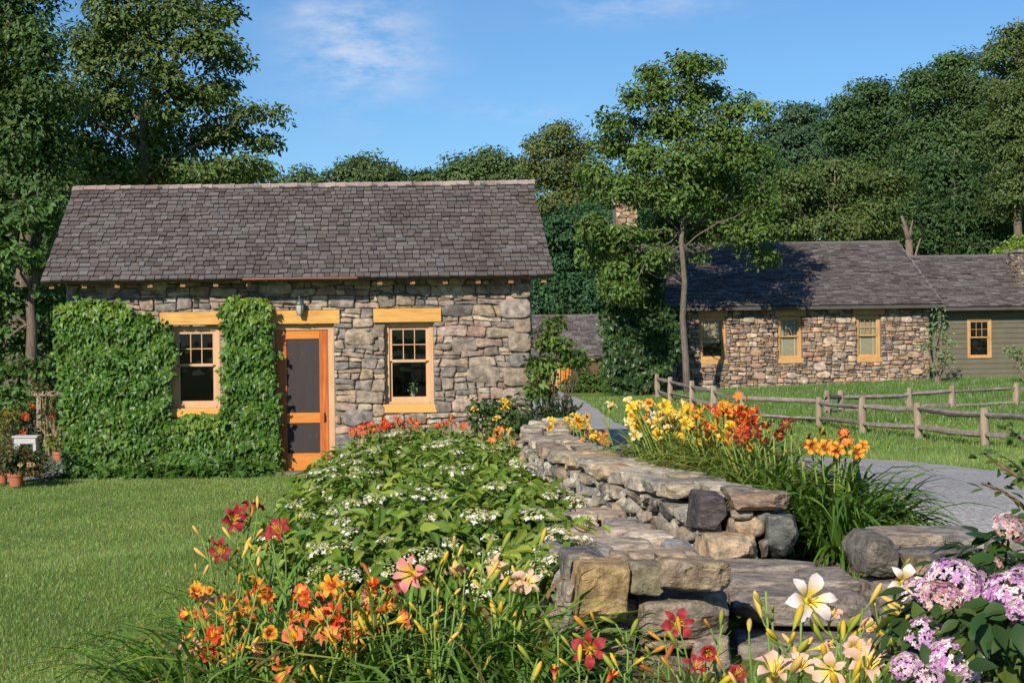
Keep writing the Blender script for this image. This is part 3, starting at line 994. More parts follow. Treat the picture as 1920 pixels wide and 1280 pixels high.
def sash_window(parent, x0, x1, z0, z1, y, mat, cas=0.07, sill=None, room=0.45, sillmat=None, muntin=True, blind=False, half=False):
    """casing part > sash, panes, sill, blind"""
    fr = MB()
    dp = 0.07
    fr.box(x0, x0 + cas, y, y + dp, z0, z1)
    fr.box(x1 - cas, x1, y, y + dp, z0, z1)
    fr.box(x0 + cas, x1 - cas, y, y + dp, z1 - cas, z1)
    fr.box(x0 + cas, x1 - cas, y - .015, y + dp, z0, z0 + cas * .55)
    w = fr.build("window", mat, parent)
    a, b, c, d = x0 + cas, x1 - cas, z0 + cas * .55, z1 - cas
    mid = c + (d - c) * 0.54
    st = 0.045 * min(1.0, (b - a) / .5)
    up = MB()
    y1 = y + 0.022
    up.box(a, a + st, y1, y1 + .03, mid, d)
    up.box(b - st, b, y1, y1 + .03, mid, d)
    up.box(a + st, b - st, y1, y1 + .03, d - st, d)
    up.box(a + st, b - st, y1 - .004, y1 + .03, mid - .018, mid + .022)
    if muntin:
        t = 0.013
        for k in (1, 2):
            xx = a + st + (b - a - 2 * st) * k / 3
            up.box(xx - t / 2, xx + t / 2, y1 + .004, y1 + .024, mid + .022, d - st)
        zz = (mid + .022 + d - st) / 2
        for k in range(3):
            xa = a + st + (b - a - 2 * st) * k / 3 + (t / 2 if k else 0)
            xb = a + st + (b - a - 2 * st) * (k + 1) / 3 - (t / 2 if k < 2 else 0)
            up.box(xa, xb, y1 + .004, y1 + .024, zz - t / 2, zz + t / 2)
    up.build("sash", mat, w)
    lo = MB()
    y2 = y1 + .034
    lo.box(a, a + st, y2, y2 + .03, c, mid - .018)
    lo.box(b - st, b, y2, y2 + .03, c, mid - .018)
    lo.box(a + st, b - st, y2, y2 + .03, c, c + st * 1.5)
    lo.build("sash", mat, w)
    for (za, zb, yy) in ((mid, d - st, y1 + .014), (c + st, mid, y2 + .014)):
        g = MB()
        g.add([(a + st, yy, za), (b - st, yy, za), (b - st, yy, zb), (a + st, yy, zb)], [(0, 1, 2, 3)])
        g.build("pane", M["pane"], w)
    if sill:
        s = MB()
        s.box(x0 - sill, x1 + sill, y - .11, y + dp - .002, z0 - sill * 1.9 - .05, z0 - .002)
        s.build("sill", sillmat or mat, w)
    if blind:
        bm = MB()
        z = d - st
        lim = mid - .18 if half else c + st
        while z > lim:
            bm.add([(a, y2 + .06, z), (b, y2 + .06, z), (b, y2 + .085, z + .02), (a, y2 + .085, z + .02)], [(0, 1, 2, 3)])
            z -= 0.034
        for xx in (a + (b - a) * .18, a + (b - a) * .82):
            bm.box(xx - .014, xx + .014, y2 + .052, y2 + .056, lim, d - st)
        bm.build("blind", M["blind"], w)
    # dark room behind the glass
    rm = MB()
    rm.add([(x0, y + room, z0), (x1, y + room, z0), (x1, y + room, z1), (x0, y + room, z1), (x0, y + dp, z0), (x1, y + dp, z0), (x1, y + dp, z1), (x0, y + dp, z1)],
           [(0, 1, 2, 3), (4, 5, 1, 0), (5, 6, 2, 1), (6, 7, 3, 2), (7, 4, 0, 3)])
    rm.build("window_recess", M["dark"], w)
    return w


# ------------------------------------------------------------------ the cottage
YC = 23.3


def W(px, py, D=YC):
    p = U(px, py, D)
    return p[0], p[2]


CX0, CX1, CZ1 = W(130, 700)[0], W(993, 700)[0], 2.98
cot = thing("stone_cottage", "small fieldstone cottage with grey shingle roof and orange screen door", "house", ((CX0 + CX1) / 2, YC, 0))


def rect(px0, px1, py0, py1, D=YC):
    """pixel rectangle -> x0, x1, z0, z1 on the plane at distance D"""
    cx, cy = (px0 + px1) / 2, (py0 + py1) / 2
    a, b = W(px0, cy, D)[0], W(px1, cy, D)[0]
    return a, b, W(cx, py1, D)[1], W(cx, py0, D)[1]


WL = rect(322, 412, 612, 765)
WR = rect(722, 813, 604, 757)
DR = rect(510, 627, 608, 886)
DR = (DR[0], DR[1], 0.0, DR[3])
LL = rect(300, 442, 585, 609)
LD = rect(498, 637, 582, 607)
LR = rect(700, 827, 578, 604)
hol = [WL, WR, DR]
big = [(WL[0], WL[1], WL[2] - .13, WL[3]), (WR[0], WR[1], WR[2] - .13, WR[3]), DR, LL, LD, LR]
mb = MB()
holed_wall(mb, CX0, CX1, -.2, CZ1, YC, hol, 0.16, 1)
cs = courses(CX0 - .02, CX1 + .02, -.05, CZ1, .115, .185, big, 24)
for c in cs:
    stone_mesh(mb, c, lambda x, z, o: (x, YC - o, z), 0.007, 0.056, palcol(), .2)
# gable and back walls
DEP = 5.42
YB = YC + 4.52
for xs, sg in ((CX0, -1), (CX1, 1)):
    prof = [(YC, -.2), (YB, -.2), (YB, 2.98), (YC + 2.26, 4.28), (YC, 2.98)]
    V = [(xs, a, b) for a, b in prof]
    mb.add(V, [(0, 1, 2, 3, 4) if sg > 0 else (4, 3, 2, 1, 0)], (1, 1, 1), 1)
    gc = cells([(YC, -.05), (YB, -.05), (YB, 2.9), (YC + 2.26, 4.2), (YC, 2.9)], [(.2, .24, 6), (.13, .17, 60), (.085, .12, 500), (.055, .08, 800)], 1.75, 6)
    for c in gc:
        stone_mesh(mb, c if sg > 0 else c[::-1], lambda y, z, o, xs=xs, sg=sg: (xs + sg * o, y, z), 0.009, 0.06, palcol())
mb.add([(CX0, YB, -.2), (CX1, YB, -.2), (CX1, YB, 2.98), (CX0, YB, 2.98)], [(3, 2, 1, 0)], (1, 1, 1), 1)
# big quoins on the right corner
z = -0.1
while z < 2.7:
    h = uni(.16, .3)
    w = uni(.22, .5)
    c = [(CX1 - w, z), (CX1 + .03, z), (CX1 + .03, z + h), (CX1 - w, z + h)]
    stone_mesh(mb, c, lambda x, zz, o: (x, YC - .02 - o, zz), 0.008, 0.075, palcol(), 0.16)
    z += h
mb.build("wall", [M["stone"], M["mortar"]], cot, True)

EY, EZ, RY, RZ, RX0, RX1 = 22.85, 2.80, 25.56, 4.40, -4.66, 2.665
mb = MB()
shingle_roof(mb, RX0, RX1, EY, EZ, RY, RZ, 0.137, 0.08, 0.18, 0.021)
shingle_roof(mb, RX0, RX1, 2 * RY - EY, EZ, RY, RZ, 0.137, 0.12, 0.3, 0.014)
L = math.hypot(RY - EY, RZ - EZ)
ny, nz = -(RZ - EZ) / L, (RY - EY) / L
for sgn in (1, -1):
    ye = RY - sgn * (RY - EY)
    a = [(RX0 + .02, ye + sgn * .03, EZ + .012), (RX1 - .02, ye + sgn * .03, EZ + .012), (RX1 - .02, RY, RZ), (RX0 + .02, RY, RZ)]
    lo = [(x, y - sgn * ny * -.035 * -1, z - .04) for x, y, z in a]
    mb.add(a + lo, [(0, 1, 2, 3), (4, 5, 6, 7), (0, 1, 5, 4), (1, 2, 6, 5), (3, 0, 4, 7)], (.10, .08, .07), 1)
roof = mb.build("roof", [M["shingle"], M["darkwood"]], cot)
rc = MB()
x = RX0 - .02
while x < RX1:
    w = uni(.15, .24)
    h = uni(0, .012)
    for sg in (1, -1):
        y0 = RY - sg * .005
        q = [(x, y0, RZ + .03 + h), (min(x + w, RX1 + .02), y0, RZ + .04 + h), (min(x + w, RX1 + .02), y0 - sg * .115, RZ - .028 + h), (x, y0 - sg * .115, RZ - .038 + h)]
        lo = [(a, b - .0, c - .018) for a, b, c in q]
        col = np.array((.36, .28, .24)) * uni(.7, 1.15)
        rc.add(q + lo, [(0, 1, 2, 3), (7, 6, 5, 4), (0, 1, 5, 4), (1, 2, 6, 5), (2, 3, 7, 6), (3, 0, 4, 7)], col)
    x += w - .01
rc.build("ridge_cap", M["shingle"], roof)
# gutter strip and rafter tails
g = rect(455, 670, 511, 519, 22.82)
mb = MB()
mb.tube([(g[0], 22.80, EZ + .005), ((g[0] + g[1]) / 2, 22.80, EZ + .008), (g[1], 22.80, EZ + .005)], .022, 10)
mb.build("gutter", M["copper"], cot, True, 40)
for i in range(16):
    px = 97 + i * 61.5
    x = W(px, 530, 22.95)[0]
    mb = MB()
    sl = (RZ - EZ) / (RY - EY)
    y0, y1 = 22.93, YC + .02
    zt = lambda y: EZ + (y - EY) * sl - .05
    V = [(xx, y, zt(y) + dz) for xx in (x - .035, x + .035) for y in (y0, y1) for dz in (-.085, 0)]
    mb.add(V, [(0, 1, 3, 2), (4, 6, 7, 5), (0, 4, 5, 1), (2, 3, 7, 6), (0, 2, 6, 4), (1, 5, 7, 3)])
    mb.build("rafter_tail", M["raftwood"], cot)
for l in (LL, LD, LR):
    mb = MB()
    mb.box(l[0], l[1], YC - .055, YC + .14, l[2], l[3])
    o = mb.build("lintel", M["yellowwood"], cot)
    bv = o.modifiers.new("edge", "BEVEL"); bv.width = .008; bv.segments = 2
sash_window(cot, *WL, YC + .075, M["casing"], .062, 0.04, 0.6, M["sillwood"])
sash_window(cot, *WR, YC + .075, M["casing"], .062, 0.04, 0.6, M["sillwood"])
for o in list(bpy.data.objects):
    if o.name.startswith("sill"):
        bv = o.modifiers.new("edge", "BEVEL"); bv.width = .006; bv.segments = 2
# door
jm = MB()
jw = .05
YD = YC + .05
jm.box(DR[0], DR[0] + jw, YD, YD + .09, 0.0, DR[3])
jm.box(DR[1] - .085, DR[1], YD, YD + .09, 0.0, DR[3])
jm.box(DR[0] + jw, DR[1] - .085, YD, YD + .09, DR[3] - .08, DR[3])
jm.box(DR[0] + jw, DR[1] - .085, YD, YD + .09, 0.0, 0.03)
jm.build("door_frame", M["casing"], cot)
a, b = DR[0] + jw + .004, DR[1] - .09
d0, d1 = 0.035, DR[3] - .085
yl = YD + .02
s1 = rect(533, 600, 635, 774)
s2 = rect(536, 602, 793, 850)
st = MB()
ss0, ss1 = a + .16, b - .125
st.box(a, ss0, yl, yl + .04, d0, d1)
st.box(ss1, b, yl, yl + .04, d0, d1)
dl = st.build("door", M["door"], cot)
for za, zb in ((d0, s2[2]), (s2[3], s1[2]), (s1[3], d1)):
    rl = MB()
    rl.box(ss0, ss1, yl + .002, yl + .038, za, zb)
    rl.build("door_rail", M["doorlow"], dl)
for (za, zb) in ((s2[2], s2[3]), (s1[2], s1[3])):
    g = MB()
    g.box(ss0, ss1, yl + .02, yl + .026, za, zb)
    g.build("screen", M["screen"], dl)
hd = MB()
hx = b - .055
hz = W(610, 783)[1]
hd.box(hx - .012, hx + .012, yl - .006, yl, hz - .07, hz + .07)
hd.tube([(hx, yl - .005, hz + .05), (hx, yl - .035, hz + .04), (hx, yl - .035, hz - .04), (hx, yl - .005, hz - .05)], .007, 6)
hd.build("handle", M["brass"], dl)
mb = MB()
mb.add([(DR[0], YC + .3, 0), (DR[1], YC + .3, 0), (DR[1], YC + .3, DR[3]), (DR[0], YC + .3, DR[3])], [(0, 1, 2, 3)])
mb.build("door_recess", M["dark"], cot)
# wall lantern
lx, lz = W(563, 575)
ly = YC - .16
mb = MB()
mb.box(lx - .035, lx + .035, YC - .075, YC - .06, lz - .02, lz + .12)
mb.tube([(lx - .02, YC - .07, lz + .10), (lx - .03, YC - .12, lz + .17), (lx - .01, ly, lz + .16), (lx, ly, lz + .10)], .008, 6)
mb.lathe([(.0, lz + .115), (.02, lz + .10), (.055, lz + .075), (.068, lz + .04), (.064, lz + .035), (.058, lz + .02)], lx, ly, 16)
lamp = mb.build("wall_lantern", M["lampmetal"], cot, True, 40)
mb = MB()
mb.lathe([(.054, lz + .018), (.056, lz - .03), (.045, lz - .09), (.03, lz - .125), (0, lz - .135)], lx, ly, 14)
mb.build("lamp_glass", M["lampglass"], lamp, True)
mb = MB()
for k in range(4):
    an = k * math.pi / 2 + .4
    mb.tube([(lx + r * math.cos(an), ly + r * math.sin(an), zz) for r, zz in ((.058, lz + .02), (.060, lz - .03), (.049, lz - .09), (.034, lz - .13))], .004, 5)
mb.build("lamp_cage", M["lampmetal"], lamp)
# step at the door
mb = MB()
mb.box(DR[0] - .05, DR[1] + .1, YC - .32, YC - .01, -.15, .035)
o = mb.build("doorstep", M["mortar"], cot)

# potted sprig behind the right window
wx, wz = W(775, 738)
t = thing("potted_sprig", "small pale vase with a leafy sprig standing inside the cottage window", "houseplant", (wx, YC + .22, wz - .06))
mb = MB()
mb.lathe([(0, wz - .06), (.025, wz - .06), (.035, wz - .02), (.022, wz + .02), (.026, wz + .03)], wx, YC + .22, 12)
mb.build("vase", M["white"], t, True)
mb = MB()
k = 26
leaves(mb, "ovate", np.array([wx, YC + .22, wz + .08]) + rng.normal(size=(k, 3)) * .045, rng.normal(size=(k, 3)) + (0, -1, 1), rng.normal(size=(k, 3)), uni(.04, .07, k), jcol((.12, .2, .05), k))
mb.build("foliage", M["leaf"], t)

# ------------------------------------------------------------------ ivy on the cottage
def ivy_patch(polys, D, y_out, n, size, col, light, seed=0):
    """leaves hung on a wall: list of pixel polygons with density"""
    out = MB()
    for poly, cnt in polys:
        P = np.array(poly, float)
        x0, y0 = P.min(0)
        x1, y1 = P.max(0)
        pts = []
        while len(pts) < cnt:
            q = rng.uniform((x0, y0), (x1, y1), (4000, 2))
            ins = np.zeros(len(q), bool)
            j = len(P) - 1
            for i in range(len(P)):
                cnd = ((P[i, 1] > q[:, 1]) != (P[j, 1] > q[:, 1])) & (q[:, 0] < (P[j, 0] - P[i, 0]) * (q[:, 1] - P[i, 1]) / (P[j, 1] - P[i, 1] + 1e-9) + P[i, 0])
                ins ^= cnd
                j = i
            pts += list(q[ins])
        q = np.array(pts[:cnt]) + rng.normal(size=(cnt, 2)) * 4.5
        W3 = np.array([U(a, b, D) for a, b in q])
        # tiers: leaves overlap downward, billowing in horizontal ruffles
        ph = W3[:, 2] * 15 + 1.5 * np.sin(W3[:, 0] * 3.1) + 0.8 * np.sin(W3[:, 0] * 9)
        big = 0.5 + 0.5 * np.sin(W3[:, 0] * 4.3 + 1.3 * np.sin(W3[:, 2] * 3.2)) * np.sin(W3[:, 2] * 3.9 + W3[:, 0] * 1.3)
        fr = uni(0.25, 1, cnt)
        W3[:, 1] -= y_out * (0.42 + 0.40 * big + 0.18 * np.sin(ph)) * (fr ** .6) + 0.085
        N = rng.normal(size=(cnt, 3)) * 0.55 + np.array([0, -1.0, 0.6])
        T = rng.normal(size=(cnt, 3)) * 0.45 + np.array([0, -0.25, -1.0])
        c = jcol(col, cnt, 0.4, .16)
        li = rng.random(cnt) < light
        c[li] = jcol((0.13, 0.21, 0.028), li.sum(), 0.25)
        leaves(out, "ivy", W3, N, T, size * uni(0.5, 1.4, cnt), c)
    return out


t = thing("climbing_ivy", "thick green climbing ivy covering the left half of the cottage front", "climbing plant", (W(250, 900)[0], YC - .1, 0))
GREEN = (0.070, 0.148, 0.017)
mb = ivy_patch([
    ([(112, 575), (150, 568), (215, 566), (245, 575), (246, 590), (285, 592), (318, 610), (325, 660), (320, 705), (315, 775), (330, 790), (415, 790), (418, 770), (430, 730), (420, 670), (430, 640), (425, 600), (436, 570), (497, 568), (507, 620), (513, 700), (522, 760), (526, 880), (440, 905), (300, 912), (200, 918), (140, 922), (132, 890), (122, 760), (112, 640)], 12500),
    ([(425, 562), (497, 560), (502, 590), (440, 610), (410, 592)], 300),
], YC, 0.22, 0, 0.088, GREEN, 0.06)
for b in ([(112, 572), (245, 570), (240, 590), (112, 590)], [(425, 560), (500, 562), (505, 596), (432, 592)], [(345, 778), (415, 778), (412, 796), (330, 800)]):
    m2 = ivy_patch([(b, 260)], YC - .12, 0.12, 0, 0.085, (0.12, 0.21, 0.024), 0.5)
    mb.v += m2.v
    mb.c += m2.c
    for fa, mm in m2.f:
        mb.f.append((fa + mb.n, mm))
    mb.n += m2.n
for _ in range(34):
    e = [((112, 580), (132, 890)), ((150, 568), (245, 575)), ((285, 592), (318, 610)), ((325, 620), (315, 770)), ((428, 600), (418, 760)), ((436, 566), (497, 564)), ((504, 600), (524, 850)), ((330, 788), (415, 790))][int(rng.integers(8))]
    f = uni(0, 1)
    q = np.array([e[0][0] + (e[1][0] - e[0][0]) * f, e[0][1] + (e[1][1] - e[0][1]) * f])
    an = uni(0, 6.28)
    n_ = int(rng.integers(5, 11))
    pp = np.array([U(*(q + np.array([math.cos(an), math.sin(an)]) * 2.6 * i_), YC - uni(.08, .14)) for i_ in range(n_)])
    leaves(mb, "ivy", pp + rng.normal(size=pp.shape) * .015, rng.normal(size=pp.shape) * .4 + (0, -1, .4), rng.normal(size=pp.shape) * .5 + (0, 0, -1), uni(.04, .085, n_), jcol((.11, .19, .024), n_))
cloud(mb, pxblobs(22.75, [(x, 893 + 6 * math.sin(x), 26, 17) for x in range(140, 512, 22)], .12), 260, 26, .06, .085, "ivy", (.055, .12, .016), up=.5, droop=.5)
mb.build("foliage", M["ivy"], t)
mb = MB()
for k in range(26):
    px = uni(135, 520)
    a = U(px, 905, YC - .03); a[2] = 0
    b = U(px + uni(-10, 10), uni(620, 780), YC - .05)
    if 300 < px < 440:
        b = U(px, uni(790, 830), YC - .05)
    mb.tube(curve(a, b, 6, .05), np.linspace(.012, .004, 6), 5, (.16, .11, .07))
mb.build("stem", M["bark"], t)

# ------------------------------------------------------------------ the long house
YF = 52.0
FX0, FX1 = W(1232, 650, YF)[0], W(1742, 650, YF)[0]
fh = thing("long_stone_house", "long low fieldstone house with shingle roof and olive wing beyond the fence", "house", ((FX0 + FX1) / 2, YF, .1))
fw = [rect(1312, 1361, 594, 674, YF), rect(1458, 1503, 593, 672, YF), rect(1605, 1651, 591, 670, YF)]
fl = [rect(1308, 1364, 580, 594, YF), rect(1452, 1510, 578, 592, YF), rect(1598, 1658, 576, 590, YF)]
FZ1 = 2.95
mb = MB()
holed_wall(mb, FX0, FX1, -.3, FZ1, YF, fw, 0.16, 1)
cs = courses(FX0, FX1, -.1, FZ1, .115, .185, [(w[0], w[1], w[2] - .15, w[3]) for w in fw] + fl, 30, ((.3, .5), (.18, .28)), .02, (1.0, 2.8))
for c in cs:
    stone_mesh(mb, c, lambda x, z, o: (x, YF - o, z), 0.014, 0.10, palcol() * np.array((1.16, 1.08, 1.02)), .2)
FYB = YF + 7.6
for xs, sg in ((FX0, -1), (FX1, 1)):
    mb.add([(xs, YF, -.3), (xs, FYB, -.3), (xs, FYB, FZ1), (xs, YF + 3.8, 4.9), (xs, YF, FZ1)], [(0, 1, 2, 3, 4) if sg > 0 else (4, 3, 2, 1, 0)], (1, 1, 1), 1)
mb.add([(FX0, FYB, -.3), (FX1, FYB, -.3), (FX1, FYB, FZ1), (FX0, FYB, FZ1)], [(3, 2, 1, 0)], (1, 1, 1), 1)
mb.build("wall", [M["farstone"], M["mortar"]], fh, True)
for w in fl:
    mb = MB()
    mb.box(w[0], w[1], YF - .06, YF + .12, w[2], w[3])
    mb.build("lintel", M["farcasing"], fh)
sash_window(fh, *fw[0], YF + .06, M["farcasing"], .075, .05, .6, M["farcasing"], True, True, True)
sash_window(fh, *fw[1], YF + .06, M["farcasing"], .075, .05, .6, M["farcasing"], True, True)
sash_window(fh, *fw[2], YF + .06, M["farcasing"], .075, .05, .6, M["farcasing"], True, True)
FEY, FEZ, FRY, FRZ = 51.5, 2.86, 55.84, 5.10
FRX0, FRX1 = W(1225, 577, 51.5)[0], 18.52
FCOL = [(.142, .122, .114), (.118, .10, .093), (.165, .146, .138), (.105, .088, .082)]


def far_roof(parent, x0, x1, ey, ez, ry, rz, name="roof"):
    mb = MB()
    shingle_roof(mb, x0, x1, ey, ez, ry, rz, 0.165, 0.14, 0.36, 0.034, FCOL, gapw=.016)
    for sgn in (1, -1):
        ye = ry - sgn * (ry - ey)
        a = [(x0 + .03, ye, ez - .005), (x1 - .03, ye, ez - .005), (x1 - .03, ry, rz - .005), (x0 + .03, ry, rz - .005)]
        lo = [(x, y, z - .10) for x, y, z in a]
        mb.add(a + lo, [(0, 1, 2, 3), (7, 6, 5, 4), (0, 1, 5, 4), (1, 2, 6, 5), (3, 0, 4, 7)], (.09, .08, .075), 0)
    mb.tube([(x0, ry, rz + .03), (x1, ry, rz + .03)], .06, 6, (.15, .13, .12))
    return mb.build(name, M["shingle"], parent)


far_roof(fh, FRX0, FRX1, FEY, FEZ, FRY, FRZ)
# olive wing
YG = 52.7
GX0, GX1 = FX1 + .01, W(2010, 650, YG)[0]
gw = rect(1813, 1858, 597, 671, YG)
mb = MB()
holed_wall(mb, GX0, GX1, -.2, 2.9, YG, [gw], .1, 0)
z = .1
while z < 2.85:
    for (xa, xb) in ((GX0, GX1),) if not (z + .16 > gw[2] and z < gw[3]) else ((GX0, gw[0]), (gw[1], GX1)):
        mb.add([(xa, YG - .03, z), (xb, YG - .03, z), (xb, YG - .008, z + .165), (xa, YG - .008, z + .165), (xa, YG, z), (xb, YG, z)], [(0, 1, 2, 3), (4, 5, 1, 0)])
    z += .165
mb.add([(GX1, YG, -.2), (GX1, YG + 6, -.2), (GX1, YG + 6, 2.9), (GX1, YG + 3, 4.4), (GX1, YG, 2.9)], [(0, 1, 2, 3, 4)])
mb.build("siding_wall", M["siding"], fh)
sash_window(fh, *gw, YG - .045, M["farcasing"], .07, None, .5)
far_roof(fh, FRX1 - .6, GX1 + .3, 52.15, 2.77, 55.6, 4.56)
mb = MB()
mb.tube([(18.53, 51.5, 2.90), (18.53, 55.8, 5.13)], .018, 6, (.24, .21, .19))
mb.build("flashing", M["shingle"], fh)
# stone chimney on the right edge of the wing roof
d = rect(1912, 1962, 468, 520, 53.4)
mb = MB()
mb.box(d[0], d[1], 53.4, 54.4, d[2] - .4, d[3] - .08, (1, 1, 1), 1)
cs = cells([(d[0], d[2] - .3), (d[1], d[2] - .3), (d[1], d[3] - .1), (d[0], d[3] - .1)], [(.1, .16, 30), (.07, .1, 60)], 2.2, 20)
for c in cs:
    stone_mesh(mb, c, lambda x, z, o: (x, 53.4 - o, z), 0.01, 0.07, palcol() * .8, it=1)
for c in cells([(53.4, d[2] - .3), (54.4, d[2] - .3), (54.4, d[3] - .1), (53.4, d[3] - .1)], [(.1, .16, 30), (.07, .1, 60)], 2.2, 20):
    stone_mesh(mb, c[::-1], lambda y, z, o: (d[0] - o, y, z), 0.01, 0.07, palcol() * .8, it=1)
mb.box(d[0] - .08, d[1] + .08, 53.3, 54.5, d[3] - .08, d[3] + .02, (.3, .27, .24), 0)
mb.build("chimney", [M["farstone"], M["mortar"]], fh, True, 40)
# ivied gable block at its left end with the tall chimney
q = rect(1166, 1238, 500, 745, 50.5)
wing = MB()
wing.add([(q[0], 50.5, -.3), (q[1], 50.5, -.3), (q[1], 50.5, 3.3), ((q[0] + q[1]) / 2, 50.5, 4.3), (q[0], 50.5, 3.3),
          (q[0], 52.6, -.3), (q[1], 52.6, -.3), (q[1], 52.6, 3.3), ((q[0] + q[1]) / 2, 52.6, 4.3), (q[0], 52.6, 3.3)],
         [(0, 1, 2, 3, 4), (0, 5, 6, 1), (1, 6, 7, 2), (5, 0, 4, 9), (6, 5, 9, 8, 7)], (.25, .2, .17))
wing.add([(q[1] + .1, 50.4, 3.24), (q[1] + .1, 52.7, 3.24), ((q[0] + q[1]) / 2, 52.7, 4.36), ((q[0] + q[1]) / 2, 50.4, 4.36), (q[0] - .1, 52.7, 3.24), (q[0] - .1, 50.4, 3.24)],
         [(0, 1, 2, 3), (3, 2, 4, 5)], (.13, .11, .1))
wing.build("side_wing", M["farstone"], fh)
ch = rect(1155, 1195, 378, 430, 57.5)
mb = MB()
mb.box(ch[0], ch[1], 57.5, 58.3, 2.0, ch[3] - .12, (1, 1, 1), 1)
cs = cells([(ch[0], 2.6), (ch[1], 2.6), (ch[1], ch[3] - .14), (ch[0], ch[3] - .14)], [(.14, .2, 20), (.09, .13, 60)], 1.7, 20)
for c in cs:
    stone_mesh(mb, c, lambda x, z, o: (x, 57.5 - o, z), 0.01, 0.07, palcol() * np.array((1.3, 1.15, .95)), it=1)
mb.box(ch[0] - .1, ch[1] + .1, 57.38, 58.4, ch[3] - .12, ch[3] + .02, (.5, .38, .28), 0)
mb.build("chimney", [M["farstone"], M["mortar"]], fh, True, 40)

t = thing("climbing_vine", "dark leafy vine shrouding the left end of the long stone house", "climbing plant", U(1195, 748, 50.3))
mb = ivy_patch([([(1140, 520), (1165, 490), (1200, 480), (1232, 500), (1240, 560), (1262, 600), (1275, 640), (1258, 680), (1240, 720), (1225, 746), (1150, 746), (1136, 690), (1132, 590)], 3600)], 50.4, .5, 0, .19, (0.030, 0.066, 0.014), .02)
cloud(mb, pxblobs(50, [(1258, 620, 16, 18, 1.3), (1248, 655, 16, 18, 1.2), (1240, 580, 20, 20, .8), (1190, 500, 40, 20), (1264, 600, 12, 10, 1.4), (1150, 520, 18, 40, 1.2), (1150, 600, 16, 50, 1.2), (1150, 690, 16, 50, 1.2), (1180, 490, 30, 18, 1)], .3), 90, 44, .16, .17, "ovate", (0.062, 0.115, 0.018))
mb.build("foliage", M["ivy"], t)

# ------------------------------------------------------------------ small shed
sx0, sx1 = W(985, 620, 75)[0], W(1136, 620, 75)[0]
sh = thing("garden_shed", "small dark shed with shingle roof and orange plank door at path end", "shed", ((sx0 + sx1) / 2, 75, -.5))
mb = MB()
mb.box(sx0 + .2, sx1 - .1, 75.3, 79, -.7, 1.35)
mb.build("wall", M["darkwood"], sh)
p = U(1130, 668, 75)
r = U(1130, 592, 77.4)
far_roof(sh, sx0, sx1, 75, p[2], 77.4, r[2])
dd = rect(1052, 1071, 680, 734, 75.2)
mb = MB()
for k in range(4):
    xa = dd[0] + (dd[1] - dd[0]) * k / 4
    mb.box(xa, xa + (dd[1] - dd[0]) / 4 - .012, 75.18, 75.24, dd[2], dd[3])
dr = mb.build("door", M["doorlow"], sh)
mb = MB()
mb.box(dd[0] - .5, dd[0] - .04, 75.2, 75.26, dd[2], dd[3])
mb.build("door_frame", M["farcasing"], sh)

# ------------------------------------------------------------------ rail fences
def fence(label, posts, D_h=0.72, group="split rail fences", rails=2):
    """posts: (px, py base, D); each post and each rail its own part"""
    P = []
    for px, py, D in posts:
        b = U(px, py, D)
        P.append(b)
    t = thing("split_rail_fence", label, "fence", P[0], group)
    for i, b in enumerate(P):
        mb = MB()
        h = D_h * uni(.96, 1.06)
        w = uni(.07, .092)
        prof = [(-.25, w * 1.05), (0, w), (h * .25, w * .85), (h * .5, w * uni(.9, 1.0)), (h * .75, w * .82), (h * .96, w * .8), (h, w * .62)]
        lean = uni(-.03, .03, 2)
        V, n = [], 8
        for zz, ww in prof:
            for k in range(n):
                an = 2 * math.pi * k / n + .4
                V.append((b[0] + lean[0] * zz + ww * math.cos(an) * uni(.9, 1.08), b[1] + lean[1] * zz + ww * .75 * math.sin(an), b[2] + zz))
        fs = [(r * n + k, r * n + (k + 1) % n, (r + 1) * n + (k + 1) % n, (r + 1) * n + k) for r in range(len(prof) - 1) for k in range(n)]
        fs.append(tuple((len(prof) - 1) * n + k for k in range(n)))
        mb.add(V, fs)
        mb.build("post", M["postwood"], t, True, 50)
    for i in range(len(P) - 1):
        a, b = P[i], P[i + 1]
        d = nrm(b - a)
        for f in ((.82, .36) if rails == 2 else (.82,)):
            mb = MB()
            q = curve(a + (0, 0, D_h * f) - d * .14, b + (0, 0, D_h * f) + d * .14 + np.array((0, 0, uni(-.03, .03))), 9, .0035, uni(-.012, .004))
            rr = np.array([.024, .042, .048, .046, .050, .046, .048, .042, .022]) * uni(.85, 1.12)
            mb.tube(q, rr, 8, jit=.10)
            mb.build("rail", M["greywood"], t, True, 60)
    return t


fence("grey split rail fence running from the vine to the frame edge past the driveway",
      [(1233, 747, 48), (1257, 754, 45.5), (1297, 766, 42), (1338, 779, 38.5), (1392, 797, 35), (1536, 807, 33.5), (1618, 818, 31), (1722, 826, 29), (1848, 843, 26.5), (2000, 862, 24)])
fence("second grey rail fence along the back of the stony meadow", [(1551, 792, 36.5), (1577, 791, 37.2), (1705, 785, 38), (1785, 781, 38.4), (1905, 775, 39), (2030, 769, 39.8)])

